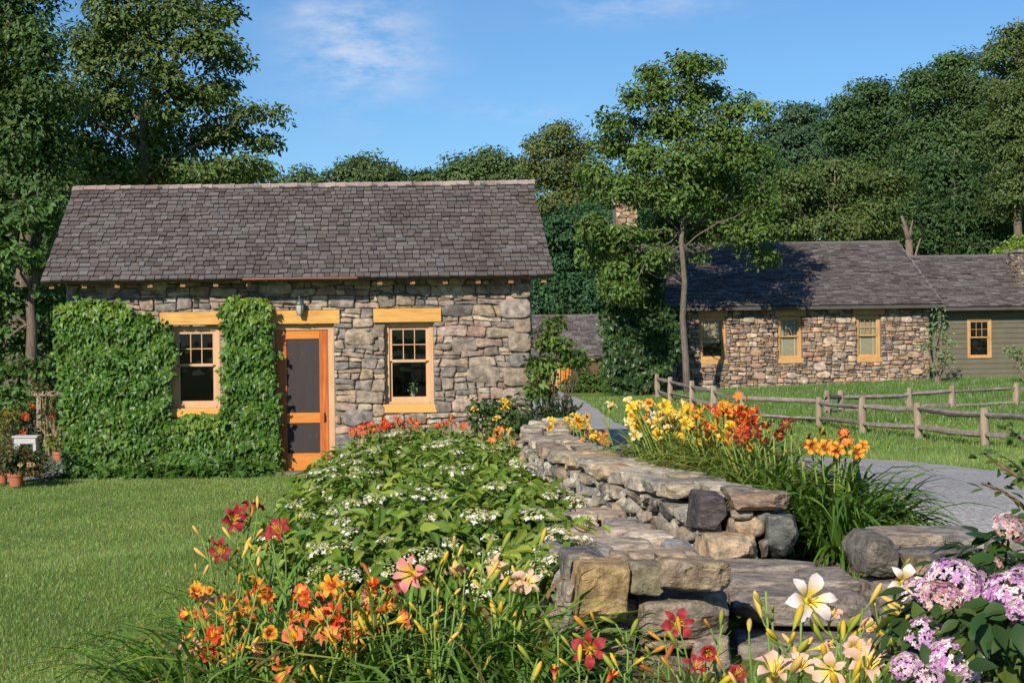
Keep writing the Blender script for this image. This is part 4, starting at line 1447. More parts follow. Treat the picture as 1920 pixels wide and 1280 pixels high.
# ------------------------------------------------------------------ rocks
def rock(mb, x0, x1, y0, y1, z0, z1, col, cuts=9, rnd=4.0, rough=0.05, mat=0, n=7, lo=0.78):
    """a chipped angular stone filling the box"""
    n = n * 2 + 1
    cuts += 5
    g = np.linspace(-1, 1, n)
    V, idx, fs = [], {}, []

    def vid(p):
        k = tuple(np.round(p, 5))
        if k not in idx:
            idx[k] = len(V)
            V.append(p)
        return idx[k]
    for ax in range(3):
        for sg in (-1, 1):
            for i in range(n - 1):
                for j in range(n - 1):
                    q = []
                    for a, b in ((i, j), (i + 1, j), (i + 1, j + 1), (i, j + 1)):
                        p = np.zeros(3)
                        p[ax], p[(ax + 1) % 3], p[(ax + 2) % 3] = sg, g[a], g[b]
                        q.append(vid(p))
                    fs.append(tuple(q) if sg > 0 else tuple(q[::-1]))
    V = np.array(V)
    rnd = rnd if rnd < 3 else rnd * 2.6
    V = V / (np.abs(V) ** rnd).sum(1, keepdims=True) ** (1 / rnd)
    cj = rng.normal(size=(2, 2, 2, 3)) * (.13 if rnd > 3 else .05)
    tq = (V + 1) / 2
    Wj = np.zeros_like(V)
    for a in (0, 1):
        for b in (0, 1):
            for c in (0, 1):
                wg = (tq[:, 0] if a else 1 - tq[:, 0]) * (tq[:, 1] if b else 1 - tq[:, 1]) * (tq[:, 2] if c else 1 - tq[:, 2])
                Wj += wg[:, None] * cj[a, b, c]
    V = V + Wj
    dims = np.array([x1 - x0, y1 - y0, z1 - z0]) / 2
    for _ in range(cuts):
        nn = nrm(rng.normal(size=3))
        d = uni(lo, 1.2) * (1.0 if rnd < 3 else 1.22)
        e = V @ nn - d
        V = V - np.maximum(e, 0)[:, None] * nn
    off = uni(0, 100, 3)
    Wd = V * dims
    for i, p in enumerate(Wd):
        s = 1.0 / max(.04, min(dims))
        q = Vector(p * s * .55 + off)
        a = noise.noise_vector(q) * (rough * 1.4) + noise.noise_vector(q * 2.7) * (rough * .8) + noise.noise_vector(Vector((q.x, q.y, q.z * 2.2)) * 6.5) * (rough * .55)
        V[i] += np.array(a)
    V = V / np.abs(V).max(0)
    ctr = np.array([x0 + x1, y0 + y1, z0 + z1]) / 2
    mb.add(ctr + V * dims, fs, np.asarray(col) * np.array((1.05, 1.0, .92)), mat)


def rock_px(parent, name, x0, x1, y0, y1, D, depth, col, mat="rock", **kw):
    """stone whose front face fills the pixel box at distance D"""
    r = rect(x0, x1, y0, y1, D)
    mb = MB()
    rock(mb, r[0], r[1], D, D + depth, r[2], r[3], col, **kw)
    o = mb.build(name, M[mat], parent, True, 19)
    return o


# upper wall, curving back from its squared end
WP = np.array([(1.99, 8.5), (1.95, 9.0), (1.84, 9.8), (1.70, 11.0), (1.60, 12.0), (1.58, 13.2), (1.60, 14.3), (1.75, 15.8), (2.1, 17.2)])


def wpath(s):
    seg = np.linalg.norm(np.diff(WP, axis=0), axis=1)
    cum = np.concatenate([[0], np.cumsum(seg)])
    x = np.interp(s, cum, WP[:, 0])
    y = np.interp(s, cum, WP[:, 1])
    x2, y2 = np.interp(s + .05, cum, WP[:, 0]), np.interp(s + .05, cum, WP[:, 1])
    d = np.array([x2 - x, y2 - y])
    d = d / (np.linalg.norm(d) + 1e-9)
    return np.array([x, y]), d


WLEN = float(np.linalg.norm(np.diff(WP, axis=0), axis=1).sum())
uw = thing("dry_stone_wall", "long dry stone wall with flat caps curving back beside the daylily bed", "stone wall", (1.7, 10.5, .5))
TOPZ = 1.065
mb = MB()
SC = [(.42, .37, .29), (.36, .33, .27), (.46, .42, .35), (.26, .245, .22), (.48, .38, .27), (.31, .295, .265), (.56, .52, .45), (.36, .29, .22)]
# core
n = 40
for side in (0,):
    V = []
    for i in range(n):
        p, d = wpath(WLEN * i / (n - 1) * .985 + .05)
        nn = np.array([-d[1], d[0]])
        for o in (.15, -.15):
            for zz in (.25, .94):
                V.append((p[0] + nn[0] * o, p[1] + nn[1] * o, zz))
    fs = []
    for i in range(n - 1):
        a = i * 4
        fs += [(a, a + 4, a + 5, a + 1), (a + 3, a + 7, a + 6, a + 2), (a + 1, a + 5, a + 7, a + 3)]
    mb.add(V, fs, (1, 1, 1), 1)
for sgn in (1, -1):
    cs = cells([(0.02, .35), (WLEN - .1, .35), (WLEN - .1, .965), (0.02, .965)], [(.09, .12, 40), (.06, .085, 300), (.035, .05, 600)], 1.15, 8, (), .8)
    for c in cs:
        def pl(s, z, o, sgn=sgn):
            p, d = wpath(s)
            nn = np.array([-d[1], d[0]]) * sgn
            return (p[0] + nn[0] * (.15 + o), p[1] + nn[1] * (.15 + o), z)
        stone_mesh(mb, c if sgn < 0 else c[::-1], pl, .010, .12, np.array(SC[int(rng.integers(len(SC)))]) * uni(.75, 1.2), .15, .5, 1, 0)
rb = mb.build("rubble", [M["rock"], M["gap"]], uw, True, 45)
rb["kind"] = "stuff"
s = 0.55
while s < WLEN - .2:
    L = uni(.2, .42)
    p, d = wpath(s + L / 2)
    nn = np.array([-d[1], d[0]])
    for (o0, o1) in (((-.24, .25),) if uni(0, 1) < .35 else ((-.24, .02), (.03, .26))):
        mb = MB()
        th = uni(.075, .125)
        rock(mb, -L / 2 * .97, L / 2 * .97, o0 + uni(-.02, .02), o1 + uni(-.02, .02), TOPZ - th, TOPZ + uni(-.012, .012), np.array(SC[int(rng.integers(len(SC)))]) * uni(.95, 1.25), 7, 6, .04, n=6, lo=.86)
        V = mb.v[0]
        mb.v[0] = np.column_stack([p[0] + d[0] * V[:, 0] + nn[0] * V[:, 1], p[1] + d[1] * V[:, 0] + nn[1] * V[:, 1], V[:, 2]])
        mb.build("cap_stone", M["slate"], uw, True, 19)
    s += L
EC = dict(rough=.06, lo=.8)
rock_px(uw, "corner_stone", 1303, 1374, 921, 1001, 8.42, .36, (.115, .10, .105), "slate", **EC)
rock_px(uw, "cap_stone", 1376, 1495, 926, 962, 8.36, .4, (.36, .27, .21), "slate", **EC)
rock_px(uw, "cap_stone", 1372, 1440, 918, 940, 8.5, .36, (.33, .29, .25), "slate", **EC)
rock_px(uw, "corner_stone", 1440, 1501, 964, 1052, 8.36, .4, (.13, .145, .145), "rock", **EC)
rock_px(uw, "corner_stone", 1382, 1443, 969, 1013, 8.40, .25, (.46, .36, .26), "rock", rnd=2.6, rough=.05)
rock_px(uw, "corner_stone", 1322, 1432, 1004, 1062, 8.30, .4, (.52, .42, .31), "rock", **EC)
rock_px(uw, "filler_stone", 1376, 1421, 956, 978, 8.41, .2, (.31, .29, .26), "rock", rnd=2.6)
rock_px(uw, "filler_stone", 1420, 1448, 960, 990, 8.43, .2, (.22, .22, .21), "rock")
rock_px(uw, "filler_stone", 1427, 1444, 1010, 1052, 8.42, .2, (.2, .18, .16), "rock")
rock_px(uw, "filler_stone", 1366, 1386, 970, 1006, 8.45, .2, (.24, .21, .18), "rock")

# lower tier: bench of slabs with the block end toward us
lw = thing("stone_bench_wall", "low two course stone wall with yellow block end and flat slab top", "stone wall", (1.2, 7, .3))
mb = MB()
mb.add([(.92, 6.85, .2), (1.5, 6.85, .2), (1.62, 8.35, .2), (1.45, 9.8, .2), (.95, 9.8, .2), (.92, 6.85, .80), (1.5, 6.85, .80), (1.62, 8.35, .80), (1.45, 9.8, .80), (.95, 9.8, .80)],
       [(0, 1, 6, 5), (1, 2, 7, 6), (2, 3, 8, 7), (3, 4, 9, 8), (4, 0, 5, 9), (5, 6, 7, 8, 9)])
for pl_, pg in ((lambda y, z, o: (.92 - o, y, z), [(6.9, .15), (9.8, .15), (9.8, .80), (6.9, .80)]), (lambda x, z, o: (x, 6.85 - o, z), [(.92, .15), (1.5, .15), (1.5, .79), (.92, .79)])):
    for c in cells(pg, [(.11, .15, 20), (.07, .1, 200), (.04, .06, 300)], 1.3, 8):
        stone_mesh(mb, c if pg[0][0] < 5 else c[::-1], pl_, .007, .07, np.array(SC[int(rng.integers(len(SC)))]) * uni(.8, 1.2), .15, .4, 1, 1)
mb.build("core", [M["gap"], M["rock"]], lw, True, 40)
BC = [(.44, .38, .33), (.38, .335, .30), (.33, .315, .30), (.50, .40, .32), (.28, .28, .29), (.43, .35, .29), (.54, .47, .40)]
y = 6.95
while y < 9.9:
    L = uni(.24, .42)
    xr = np.interp(y + L / 2, [6.9, 8.3, 9.8], [1.52, 1.66, 1.50])
    xl = .88
    k = 2 if uni(0, 1) < .6 else 3
    xs = [xl] + sorted(xl + (xr - xl) * (i + 1) / k + uni(-.08, .08) for i in range(k - 1)) + [xr]
    for i in range(k):
        mb = MB()
        dy = uni(-.05, .05)
        rock(mb, xs[i] + .008, xs[i + 1] - .008, y + dy + .008, y + L + dy - .004, .76, .872 + uni(-.008, .006), np.array(BC[int(rng.integers(len(BC)))]) * uni(.9, 1.3), 8, 6, .05, n=6, lo=.82)
        mb.build("slab", M["slate"], lw, True, 19)
    y += L
rock_px(lw, "block", 1080, 1190, 1054, 1174, 6.52, .36, (.46, .34, .18), "rock", rough=.06, lo=.93, n=9, rnd=6, cuts=4)
rock_px(lw, "block", 1178, 1256, 1056, 1121, 6.58, .3, (.25, .225, .16), "rock", lo=.76, n=9)
rock_px(lw, "block", 1241, 1384, 1050, 1117, 6.50, .36, (.37, .30, .22), "rock", rough=.08, lo=.74, n=10)
rock_px(lw, "block", 1189, 1387, 1119, 1202, 6.60, .42, (.29, .25, .21), "rock", rough=.05, lo=.84, n=9)
rock_px(lw, "block", 1057, 1145, 1030, 1112, 6.92, .3, (.19, .185, .18), "rock", lo=.8, n=9)
rock_px(lw, "block", 1085, 1130, 1040, 1110, 6.86, .2, (.44, .36, .27), "rock", lo=.8)
rock_px(lw, "block", 1060, 1092, 1095, 1132, 6.7, .25, (.42, .39, .34), "rock")
rock_px(lw, "block", 1072, 1205, 1168, 1270, 6.66, .4, (.30, .25, .20), "rock", lo=.8, n=9)
rock_px(lw, "block", 1200, 1312, 1200, 1222, 6.62, .3, (.42, .33, .25), "slate", lo=.84)
rock_px(lw, "block", 1200, 1305, 1222, 1290, 6.66, .3, (.26, .22, .18), "rock")
rock_px(lw, "block", 1303, 1388, 1196, 1285, 6.60, .3, (.40, .34, .30), "rock", n=9)
for (a, b, c, d) in ((1148, 1184, 1040, 1056), (1180, 1238, 1036, 1056), (1232, 1300, 1036, 1052)):
    rock_px(lw, "filler_stone", a, b, c, d, 6.75, .2, (.45, .36, .28), "rock")

# flagstone steps between the walls
sp = thing("flagstone_steps", "weathered flagstone steps of layered grey slabs rising between the stone walls", "steps", (2.0, 7.4, .5))
for (x0, x1, y0, y1, z1, th, col) in ((1.62, 2.28, 7.06, 7.52, .755, .15, (.28, .25, .235)), (1.60, 2.08, 7.50, 7.92, .765, .12, (.33, .29, .27)), (2.06, 2.32, 7.46, 8.0, .758, .12, (.29, .265, .25)),
                                      (1.66, 2.26, 7.9, 8.36, .76, .12, (.31, .28, .26)), (2.26, 2.36, 7.08, 7.5, .74, .14, (.3, .27, .25)), (1.56, 2.3, 6.84, 7.3, .60, .16, (.26, .235, .215)), (1.56, 1.92, 6.8, 7.2, .45, .16, (.38, .32, .26)), (1.9, 2.4, 6.86, 7.2, .44, .16, (.3, .27, .24))):
    mb = MB()
    rock(mb, x0, x1, y0, y1, z1 - th, z1, np.array(col) * 1.08, 8, 7, .03, n=9, lo=.88)
    mb.build("slab", M["slate"], sp, True, 19)

# wall beyond the steps
rw = thing("short_stone_wall", "short dark stone wall beyond the steps beside the pink hydrangea", "stone wall", (2.7, 7.3, .5))
for (x0, x1, y0, y1, D, dep, col, mt) in ((1630, 1700, 1008, 1094, 7.2, .5, (.20, .19, .175), "rock"), (1655, 1790, 1004, 1036, 7.42, .5, (.34, .29, .25), "slate"), (1770, 1880, 1006, 1034, 7.45, .5, (.33, .32, .30), "slate"),
                                        (1705, 1862, 1030, 1070, 7.25, .35, (.15, .155, .165), "slate"), (1716, 1755, 1046, 1086, 7.2, .25, (.25, .19, .13), "rock"), (1690, 1730, 1060, 1110, 7.26, .3, (.2, .19, .17), "rock"),
                                        (1745, 1880, 1064, 1110, 7.28, .35, (.24, .22, .2), "rock"), (1640, 1760, 1090, 1150, 7.24, .35, (.2, .18, .16), "rock"), (1750, 1900, 1105, 1160, 7.24, .35, (.25, .22, .19), "rock"), (1860, 1990, 1010, 1080, 7.3, .4, (.28, .26, .24), "rock")):
    rock_px(rw, "cap_stone" if mt == "slate" else "wall_stone", x0, x1, y0, y1, D, dep, col, mt, n=9, lo=.78, rough=.06)

# ------------------------------------------------------------------ daylilies
LILY = {  # petal colour, throat colour, edge colour
    "orange": ((.74, .13, .045), (.95, .52, .05), (.82, .30, .13)),
    "scarlet": ((.62, .045, .012), (.75, .22, .03), (.70, .08, .02)),
    "wine": ((.36, .025, .035), (.80, .40, .05), (.45, .06, .06)),
    "maroon": ((.13, .010, .012), (.6, .25, .04), (.18, .015, .012)),
    "pink": ((.80, .22, .24), (.90, .60, .12), (.85, .38, .33)),
    "peach": ((.86, .50, .36), (.93, .72, .18), (.88, .60, .48)),
    "white": ((.88, .74, .70), (.95, .72, .08), (.90, .80, .76)),
    "yellow": ((.90, .58, .04), (.90, .50, .03), (.92, .66, .12)),
    "cream": ((.90, .76, .38), (.90, .62, .08), (.92, .82, .55)),
    "amber": ((.85, .36, .03), (.55, .05, .015), (.88, .42, .05)),
    "cotred": ((.62, .10, .055), (.75, .32, .07), (.70, .18, .09)),
}


def lily_mesh(kind, seed):
    r = np.random.default_rng(seed)
    pc, th, ed = (np.array(q) for q in LILY[kind])
    mb = MB()
    thr = .1 if kind in ('wine', 'maroon', 'scarlet', 'cotred') else .26
    openf = (1.15, .95, .7, .5, 1.05, .32)[seed // 7 % 6] * r.uniform(.92, 1.08)
    pc, ed = pc * r.uniform(.8, 1.1), ed * r.uniform(.85, 1.08)
    for k in range(6):
        inner = k % 2 == 0
        a = k * math.pi / 3 + r.uniform(-.12, .12)
        w = (.35 if inner else .22) * r.uniform(.9, 1.1)
        ts = [0, .25, .48, .70, .9, 1.03]
        wid = [.10, .38, .82, .98, .58, .02]
        V, Cc = [], []
        for t, ww in zip(ts, wid):
            rr = .05 + (.78 * t ** 1.25) * openf * .62
            zz = .62 * math.sin(min(t * 1.75, 1.75)) ** 1.0 * .75 - (.16 * max(0, t - .6) ** 1.0 * openf * 2.2)
            ruf = r.normal(0, .045) if t > .4 else 0
            for j in (-1, 0, 1):
                off = j * ww * w * .55
                z2 = zz + (.05 if j else 0) * ww + (ruf * j)
                V.append((rr * math.cos(a) - off * math.sin(a), rr * math.sin(a) + off * math.cos(a), z2))
                f = min(1, max(0, (t - thr) / .33))
                q = th * (1 - f) + pc * f
                if j == 0:
                    q = q * .8 + ed * .2 if f > 0.5 else q
                elif t > .6:
                    q = q * .45 + ed * .55
                Cc.append(q)
        fs = []
        for i in range(5):
            for j in range(2):
                fs.append((i * 3 + j, i * 3 + j + 1, i * 3 + j + 4, i * 3 + j + 3))
        mb.add(V, fs, np.array(Cc))
    mb.tube([(0, 0, -.28), (0, 0, -.05), (0, 0, .08)], [.035, .05, .09], 6, th * .6 + np.array((.12, .2, .03)) * .4)
    for k in range(5):
        a = r.uniform(0, 6.28)
        mb.tube([(0, 0, .05), (.06 * math.cos(a), .06 * math.sin(a), .4), (.13 * math.cos(a), .13 * math.sin(a), .62)], [.012, .01, .014], 4, (.9, .62, .08))
    o = mb.build("flower", M["petal"], None, True)
    me = o.data
    bpy.data.objects.remove(o)
    return me


LM = {k: [lily_mesh(k, i * 7 + 3) for i in range(6)] for k in LILY}


def bud_mesh(col, tip):
    mb = MB()
    prof = [(.03, 0), (.085, .2), (.125, .5), (.12, .75), (.06, .94), (.0, 1.0)]
    k = 6
    an = np.linspace(0, 2 * math.pi, k, endpoint=False)
    V, cc = [], []
    for r, z in prof:
        for a in an:
            V.append((r * math.cos(a), r * math.sin(a) + .06 * z * z, z))
            cc.append(np.array(col) * (1 - z) + np.array(tip) * z)
    fs = [(i * k + j, i * k + (j + 1) % k, (i + 1) * k + (j + 1) % k, (i + 1) * k + j) for i in range(5) for j in range(k)]
    mb.add(V, fs, np.array(cc))
    o = mb.build("bud", M["petal"], None, True)
    me = o.data
    bpy.data.objects.remove(o)
    return me


BM = {"yellow": bud_mesh((.32, .36, .05), (.85, .52, .05)), "orange": bud_mesh((.40, .28, .04), (.80, .30, .04)), "green": bud_mesh((.13, .22, .03), (.45, .42, .06)),
      "peach": bud_mesh((.55, .45, .08), (.88, .55, .18)), "red": bud_mesh((.3, .2, .04), (.5, .08, .03))}


def place(me, name, parent, root, pos, axis, size, spin=None):
    o = bpy.data.objects.new(name, me)
    C.objects.link(o)
    o.parent = parent
    q = Vector((0, 0, 1)).rotation_difference(Vector(axis))
    m = Matrix.Translation(Vector(pos) - Vector(root.location)) @ q.to_matrix().to_4x4() @ Matrix.Rotation(uni(0, 6.28) if spin is None else spin, 4, "Z") @ Matrix.Diagonal((size, size, size, 1))
    o.matrix_basis = m
    return o


def strap(mb, base, n, length, width, col, spread=1.0, seg=7, up=1.15, three=True, yel=.08, rad=.1):
    """arching strap leaves"""
    for _ in range(n):
        a = uni(0, 2 * math.pi)
        L = length * uni(.6, 1.15)
        w = width * uni(.7, 1.25)
        r0 = rad * math.sqrt(uni(0, 1))
        p = np.array([base[0] + r0 * math.cos(a + uni(-1, 1)), base[1] + r0 * math.sin(a + uni(-1, 1)), base[2]])
        el = uni(.9, 1.5) if uni(0, 1) < .75 else uni(.5, .9)
        d = np.array([math.cos(a) * math.cos(el), math.sin(a) * math.cos(el), math.sin(el)])
        bend = uni(.16, .38) * spread
        side = np.array([-math.sin(a), math.cos(a), 0]) 
        tw = uni(-.5, .5)
        V, cc = [], []
        c0 = np.array(col) * uni(.65, 1.35)
        if uni(0, 1) < yel:
            c0 = np.array((.30, .30, .05) if uni(0, 1) < .7 else (.26, .17, .06)) * uni(.7, 1.1)
        for i in range(seg):
            t = i / (seg - 1)
            ww = w * (1 - t ** 2.2) * (.55 + .45 * min(1, t * 4)) + .0006
            sd = side * math.cos(tw * t) + np.array([0, 0, 1]) * math.sin(tw * t)
            nn = np.cross(d, sd)
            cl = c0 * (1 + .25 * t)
            V += [p - sd * ww / 2 + nn * ww * .18, p, p + sd * ww / 2 + nn * ww * .18] if three else [p - sd * ww / 2, p + sd * ww / 2]
            cc += [cl] * (3 if three else 2)
            p = p + d * L / (seg - 1)
            d = d + np.array([math.cos(a) * .5, math.sin(a) * .5, -1.0]) * bend * (.35 + 1.5 * t)
            d = d / np.linalg.norm(d)
        k = 3 if three else 2
        fs = [(i * k + j, i * k + j + 1, (i + 1) * k + j + 1, (i + 1) * k + j) for i in range(seg - 1) for j in range(k - 1)]
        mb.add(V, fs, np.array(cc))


LG = (.060, .125, .020)
YG_ = (.20, .265, .05)


def lily_clump(label, bases, nleaf, length, width, flowers, buds, leafcol=LG, spread=1.0, stemcol=(.17, .25, .05), axis=(0, -.6, .62), ax_r=.55, rad=.12, three=True, yel=.08, name="daylily_clump", up=0.0):
    """bases: list of (x, y) crown points; flowers: (px, py, D, kind, size); buds: (px, py, D, kind, size, count)"""
    bx = np.mean([b[0] for b in bases])
    by = np.mean([b[1] for b in bases])
    t = thing(name, label, "daylily", (bx, by, G(bx, by)), "daylilies in the garden beds")
    mb = MB()
    for b in bases:
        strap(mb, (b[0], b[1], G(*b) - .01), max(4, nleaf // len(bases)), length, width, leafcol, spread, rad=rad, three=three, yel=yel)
    mb.build("foliage", M["blade"], t, True)
    k = 0
    for it in list(flowers) + list(buds):
        isf = len(it) == 5
        tip = U(it[0], it[1], it[2])
        b = min(bases, key=lambda q: (q[0] - tip[0]) ** 2 + (q[1] - tip[1]) ** 2 + uni(0, .02))
        root = np.array([b[0] + uni(-.06, .06), b[1] + uni(-.06, .06), 0])
        # keep the stalk upright: foot no farther than a third of its height
        root[2] = G(root[0], root[1])
        H = max(.1, tip[2] - root[2])
        dxy = tip[:2] - root[:2]
        dl = np.linalg.norm(dxy)
        if dl > .45 * H:
            root[:2] = tip[:2] - dxy / dl * .45 * H
            root[2] = G(root[0], root[1])
        sk = MB()
        ax = nrm(np.array(axis) + rng.normal(size=3) * ax_r)
        size = it[4] * (.8 if 8.5 < it[2] < 13 else 1.0)
        foot = tip - ax * size * .3
        P = curve(root, foot, 6, .015)
        sk.tube(P, np.linspace(.0055, .0035, 6) * (1 if it[2] < 9 else 1.4), 5, np.array(stemcol) * uni(.8, 1.2))
        nb = max(1, int(it[5] * uni(.45, 1.0))) if not isf else int(rng.integers(0, 4)) if it[2] < 8 else int(rng.integers(0, 2))
        bk = it[3] if not isf else {"orange": "orange", "scarlet": "red", "wine": "orange", "maroon": "red", "pink": "yellow", "peach": "peach", "white": "peach", "yellow": "yellow", "cream": "yellow", "amber": "orange", "cotred": "red"}[it[3]]
        s0 = sk
        tips = []
        for j in range(nb):
            a = uni(0, 6.28)
            q0 = P[-2] + (P[-1] - P[-2]) * uni(.2, 1.0)
            bs = (.062 if isf else size) * uni(.55, 1.1)
            q1 = q0 + np.array([math.cos(a), math.sin(a), uni(.6, 1.8)]) * uni(.015, .04)
            sk.tube([q0, (q0 + q1) / 2 + (0, 0, -.004), q1], .003, 4, np.array(stemcol))
            tips.append((q1, nrm(np.array([math.cos(a), math.sin(a), uni(.5, 1.9)])), bs))
        so = sk.build("flower_stalk", M["stem"], t, True)
        if isf:
            place(LM[it[3]][0 if it[3] == 'white' else int(rng.integers(6)) if it[4] < FS * .9 else (0, 1, 4, 0, 2)[int(rng.integers(5))]], "flower", so, t, tip, ax, size)
        for q1, ad, bs in tips:
            place(BM["green" if uni(0, 1) < .3 else bk], "bud", so, t, q1, ad, bs)
        k += 1
    return t


def scatter(n, x0, x1, y0, y1, D0, D1, kinds, s0, s1):
    return [(uni(x0, x1), uni(y0, y1), uni(D0, D1), kinds[int(rng.integers(len(kinds)))], uni(s0, s1)) for _ in range(n)]


def bscatter(n, x0, x1, y0, y1, D0, D1, kinds, size, cnt):
    return [(uni(x0, x1), uni(y0, y1), uni(D0, D1), kinds[int(rng.integers(len(kinds)))], size, cnt) for _ in range(n)]


def X(px, D):
    return (px - PX) / F * D


def gb(px, D):
    return (X(px, D), D)


FS = .118   # flower size unit (a mesh of about 1 unit across)
lily_clump("wine red daylilies at the lawn edge left of the white hydrangeas", [gb(430, 7.5), gb(490, 7.6), gb(545, 7.4)], 200, .80, .026,
           [(432, 975, 7.4, "wine", FS), (452, 968, 7.5, "wine", FS * .8), (472, 962, 7.5, "wine", FS * .9), (420, 1024, 7.2, "wine", FS * .95), (526, 1000, 7.3, "wine", FS * .95), (508, 1010, 7.35, "wine", FS * .6)],
           [(374, 1002, 7.2, "orange", .075, 1), (398, 1010, 7.2, "peach", .08, 3), (480, 970, 7.4, "peach", .085, 3), (445, 1015, 7.3, "peach", .08, 4), (500, 990, 7.4, "peach", .075, 2), (470, 1040, 7.2, "peach", .08, 4), (415, 1060, 7.1, "peach", .07, 3), (490, 1030, 7.3, "yellow", .075, 3)], (.11, .20, .028), 1.5)
lily_clump("flame orange daylilies low at the very front of the bed", [gb(500, 6.0), gb(560, 5.9), gb(620, 6.0), gb(660, 6.2), gb(520, 6.6), gb(600, 6.7)], 330, .80, .026,
           [(628, 1207, 5.85, "orange", FS), (546, 1252, 5.8, "orange", FS), (552, 1200, 5.95, "orange", FS * .9), (605, 1168, 6.1, "orange", FS * .95), (578, 1170, 6.1, "amber", FS * .8), (690, 1150, 6.2, "orange", FS * .8), (560, 1210, 6, "amber", FS * .7), (620, 1160, 6.2, "amber", FS * .7), (690, 1160, 6.2, "amber", FS * .7)],
           [(700, 1180, 6.0, "yellow", .08, 3), (660, 1150, 6.2, "orange", .07, 2), (640, 1130, 6.3, "peach", .075, 2), (600, 1275, 5.7, "yellow", .085, 3)], (.11, .20, .028), 1.7)
lily_clump("apricot and rust daylilies with long arching leaves at the bed's left tip", [gb(330, 6.5), gb(390, 6.3), gb(440, 6.6), gb(360, 6.0)], 320, .86, .026,
           [(378, 1128, 6.5, "pink", FS * .75), (372, 1155, 6.4, "orange", FS * .7), (352, 1195, 6.3, "orange", FS * .7), (402, 1188, 6.3, "amber", FS * .75), (436, 1150, 6.4, "amber", FS * .7), (475, 1120, 6.6, "orange", FS * .6), (500, 1150, 6.4, "scarlet", FS * .6), (410, 1200, 6.2, "orange", FS * .55), (470, 1165, 6.4, "amber", FS * .5), (450, 1225, 6.1, "amber", FS * .6)],
           [(380, 1090, 6.6, "peach", .075, 3), (430, 1120, 6.5, "orange", .06, 2), (460, 1140, 6.5, "orange", .06, 2), (390, 1240, 6.0, "orange", .06, 2)], (.105, .195, .028), 1.8)
lily_clump("tall rose pink daylilies with many yellow buds before the hydrangeas", [gb(740, 6.3), gb(800, 6.2), gb(860, 6.3), gb(920, 6.3), gb(980, 6.4)], 360, .72, .026,
           [(778, 1076, 6.2, "pink", FS * 1.1), (800, 1085, 6.15, "pink", FS * .8), (852, 1050, 6.25, "peach", FS * .95), (944, 1066, 6.3, "peach", FS * .9), (985, 1095, 6.3, "peach", FS * .85), (720, 1100, 6.4, "scarlet", FS * .6), (755, 1105, 6.2, "wine", FS * .6), (740, 1165, 6.0, "orange", FS * .9), (690, 1120, 6.3, "scarlet", FS * .55), (972, 1085, 6.3, "peach", FS * .7)],
           [(900, 1020, 6.3, "yellow", .085, 2), (925, 1025, 6.3, "yellow", .085, 1), (820, 1055, 6.25, "yellow", .08, 3), (880, 1060, 6.2, "peach", .085, 3), (905, 1075, 6.2, "peach", .085, 3), (870, 1150, 6.0, "yellow", .08, 4), (920, 1110, 6.1, "yellow", .085, 4), (935, 1150, 6.0, "yellow", .08, 4), (800, 1150, 6.0, "yellow", .07, 2), (845, 1175, 5.9, "yellow", .08, 2), (770, 1255, 5.7, "yellow", .075, 2), (830, 1265, 5.6, "yellow", .078, 1), (905, 1265, 5.7, "yellow", .075, 2), (690, 1190, 5.9, "yellow", .08, 2), (1010, 1015, 6.6, "yellow", .085, 1), (790, 1140, 6.0, "peach", .07, 2), (960, 1175, 6.0, "yellow", .075, 3), (810, 1190, 5.9, "yellow", .08, 3)], (.11, .20, .028), 1.5)
lily_clump("grassy daylily leaves without flowers filling the corner by the yellow block", [gb(700, 5.4), gb(780, 5.3), gb(860, 5.35), gb(940, 5.5), gb(980, 5.9), gb(985, 6.5), gb(620, 5.5)], 420, .62, .024, [], [(985, 1270, 5.4, "yellow", .08, 3), (1010, 1230, 5.6, "green", .07, 3)], (.105, .195, .028), 1.7)
lily_clump("crimson daylilies with amber buds in front of the stone block end", [gb(1080, 5.6), gb(1150, 5.5), gb(1220, 5.5), gb(1290, 5.6), gb(1050, 5.4), gb(1350, 5.4)], 300, .46, .016,
           [(1108, 1215, 5.5, "wine", FS * .95), (1085, 1215, 5.6, "wine", FS * .6), (1268, 1170, 5.6, "wine", FS * .85), (1328, 1222, 5.5, "wine", FS * .85), (1300, 1255, 5.4, "wine", FS * .7), (1040, 1272, 5.5, "wine", FS * .7), (1140, 1275, 5.3, "scarlet", FS * .7), (1378, 1270, 5.3, "wine", FS * .7)],
           [(1052, 1185, 5.6, "orange", .075, 3), (1135, 1180, 5.6, "orange", .075, 4), (1170, 1180, 5.5, "green", .07, 5), (1240, 1180, 5.6, "orange", .075, 3), (1285, 1190, 5.5, "orange", .07, 4), (1360, 1175, 5.6, "orange", .08, 3), (1200, 1220, 5.4, "orange", .07, 3), (1240, 1250, 5.3, "red", .075, 4), (1090, 1240, 5.4, "yellow", .07, 4), (1260, 1260, 5.3, "orange", .08, 3), (1330, 1270, 5.2, "yellow", .075, 4), (1180, 1260, 5.3, "yellow", .07, 4)], (.10, .17, .028), .9)
lily_clump("pale blush daylily with wide white bloom in front of the steps", [gb(1470, 4.6), gb(1540, 4.55), gb(1590, 4.6)], 120, .5, .02,
           [(1512, 1126, 4.5, "white", FS * 1.1), (1690, 1090, 4.6, "white", FS * .8)],
           [(1440, 1110, 4.5, "peach", .075, 2), (1410, 1210, 4.4, "peach", .082, 2), (1465, 1215, 4.35, "peach", .082, 4), (1625, 1140, 4.6, "peach", .075, 2), (1660, 1150, 4.55, "peach", .082, 3), (1455, 1150, 4.5, "green", .07, 3), (1580, 1180, 4.4, "green", .08, 6), (1690, 1160, 4.5, "peach", .082, 3)], (.09, .16, .028), axis=(.1, -.95, .15), ax_r=.08)
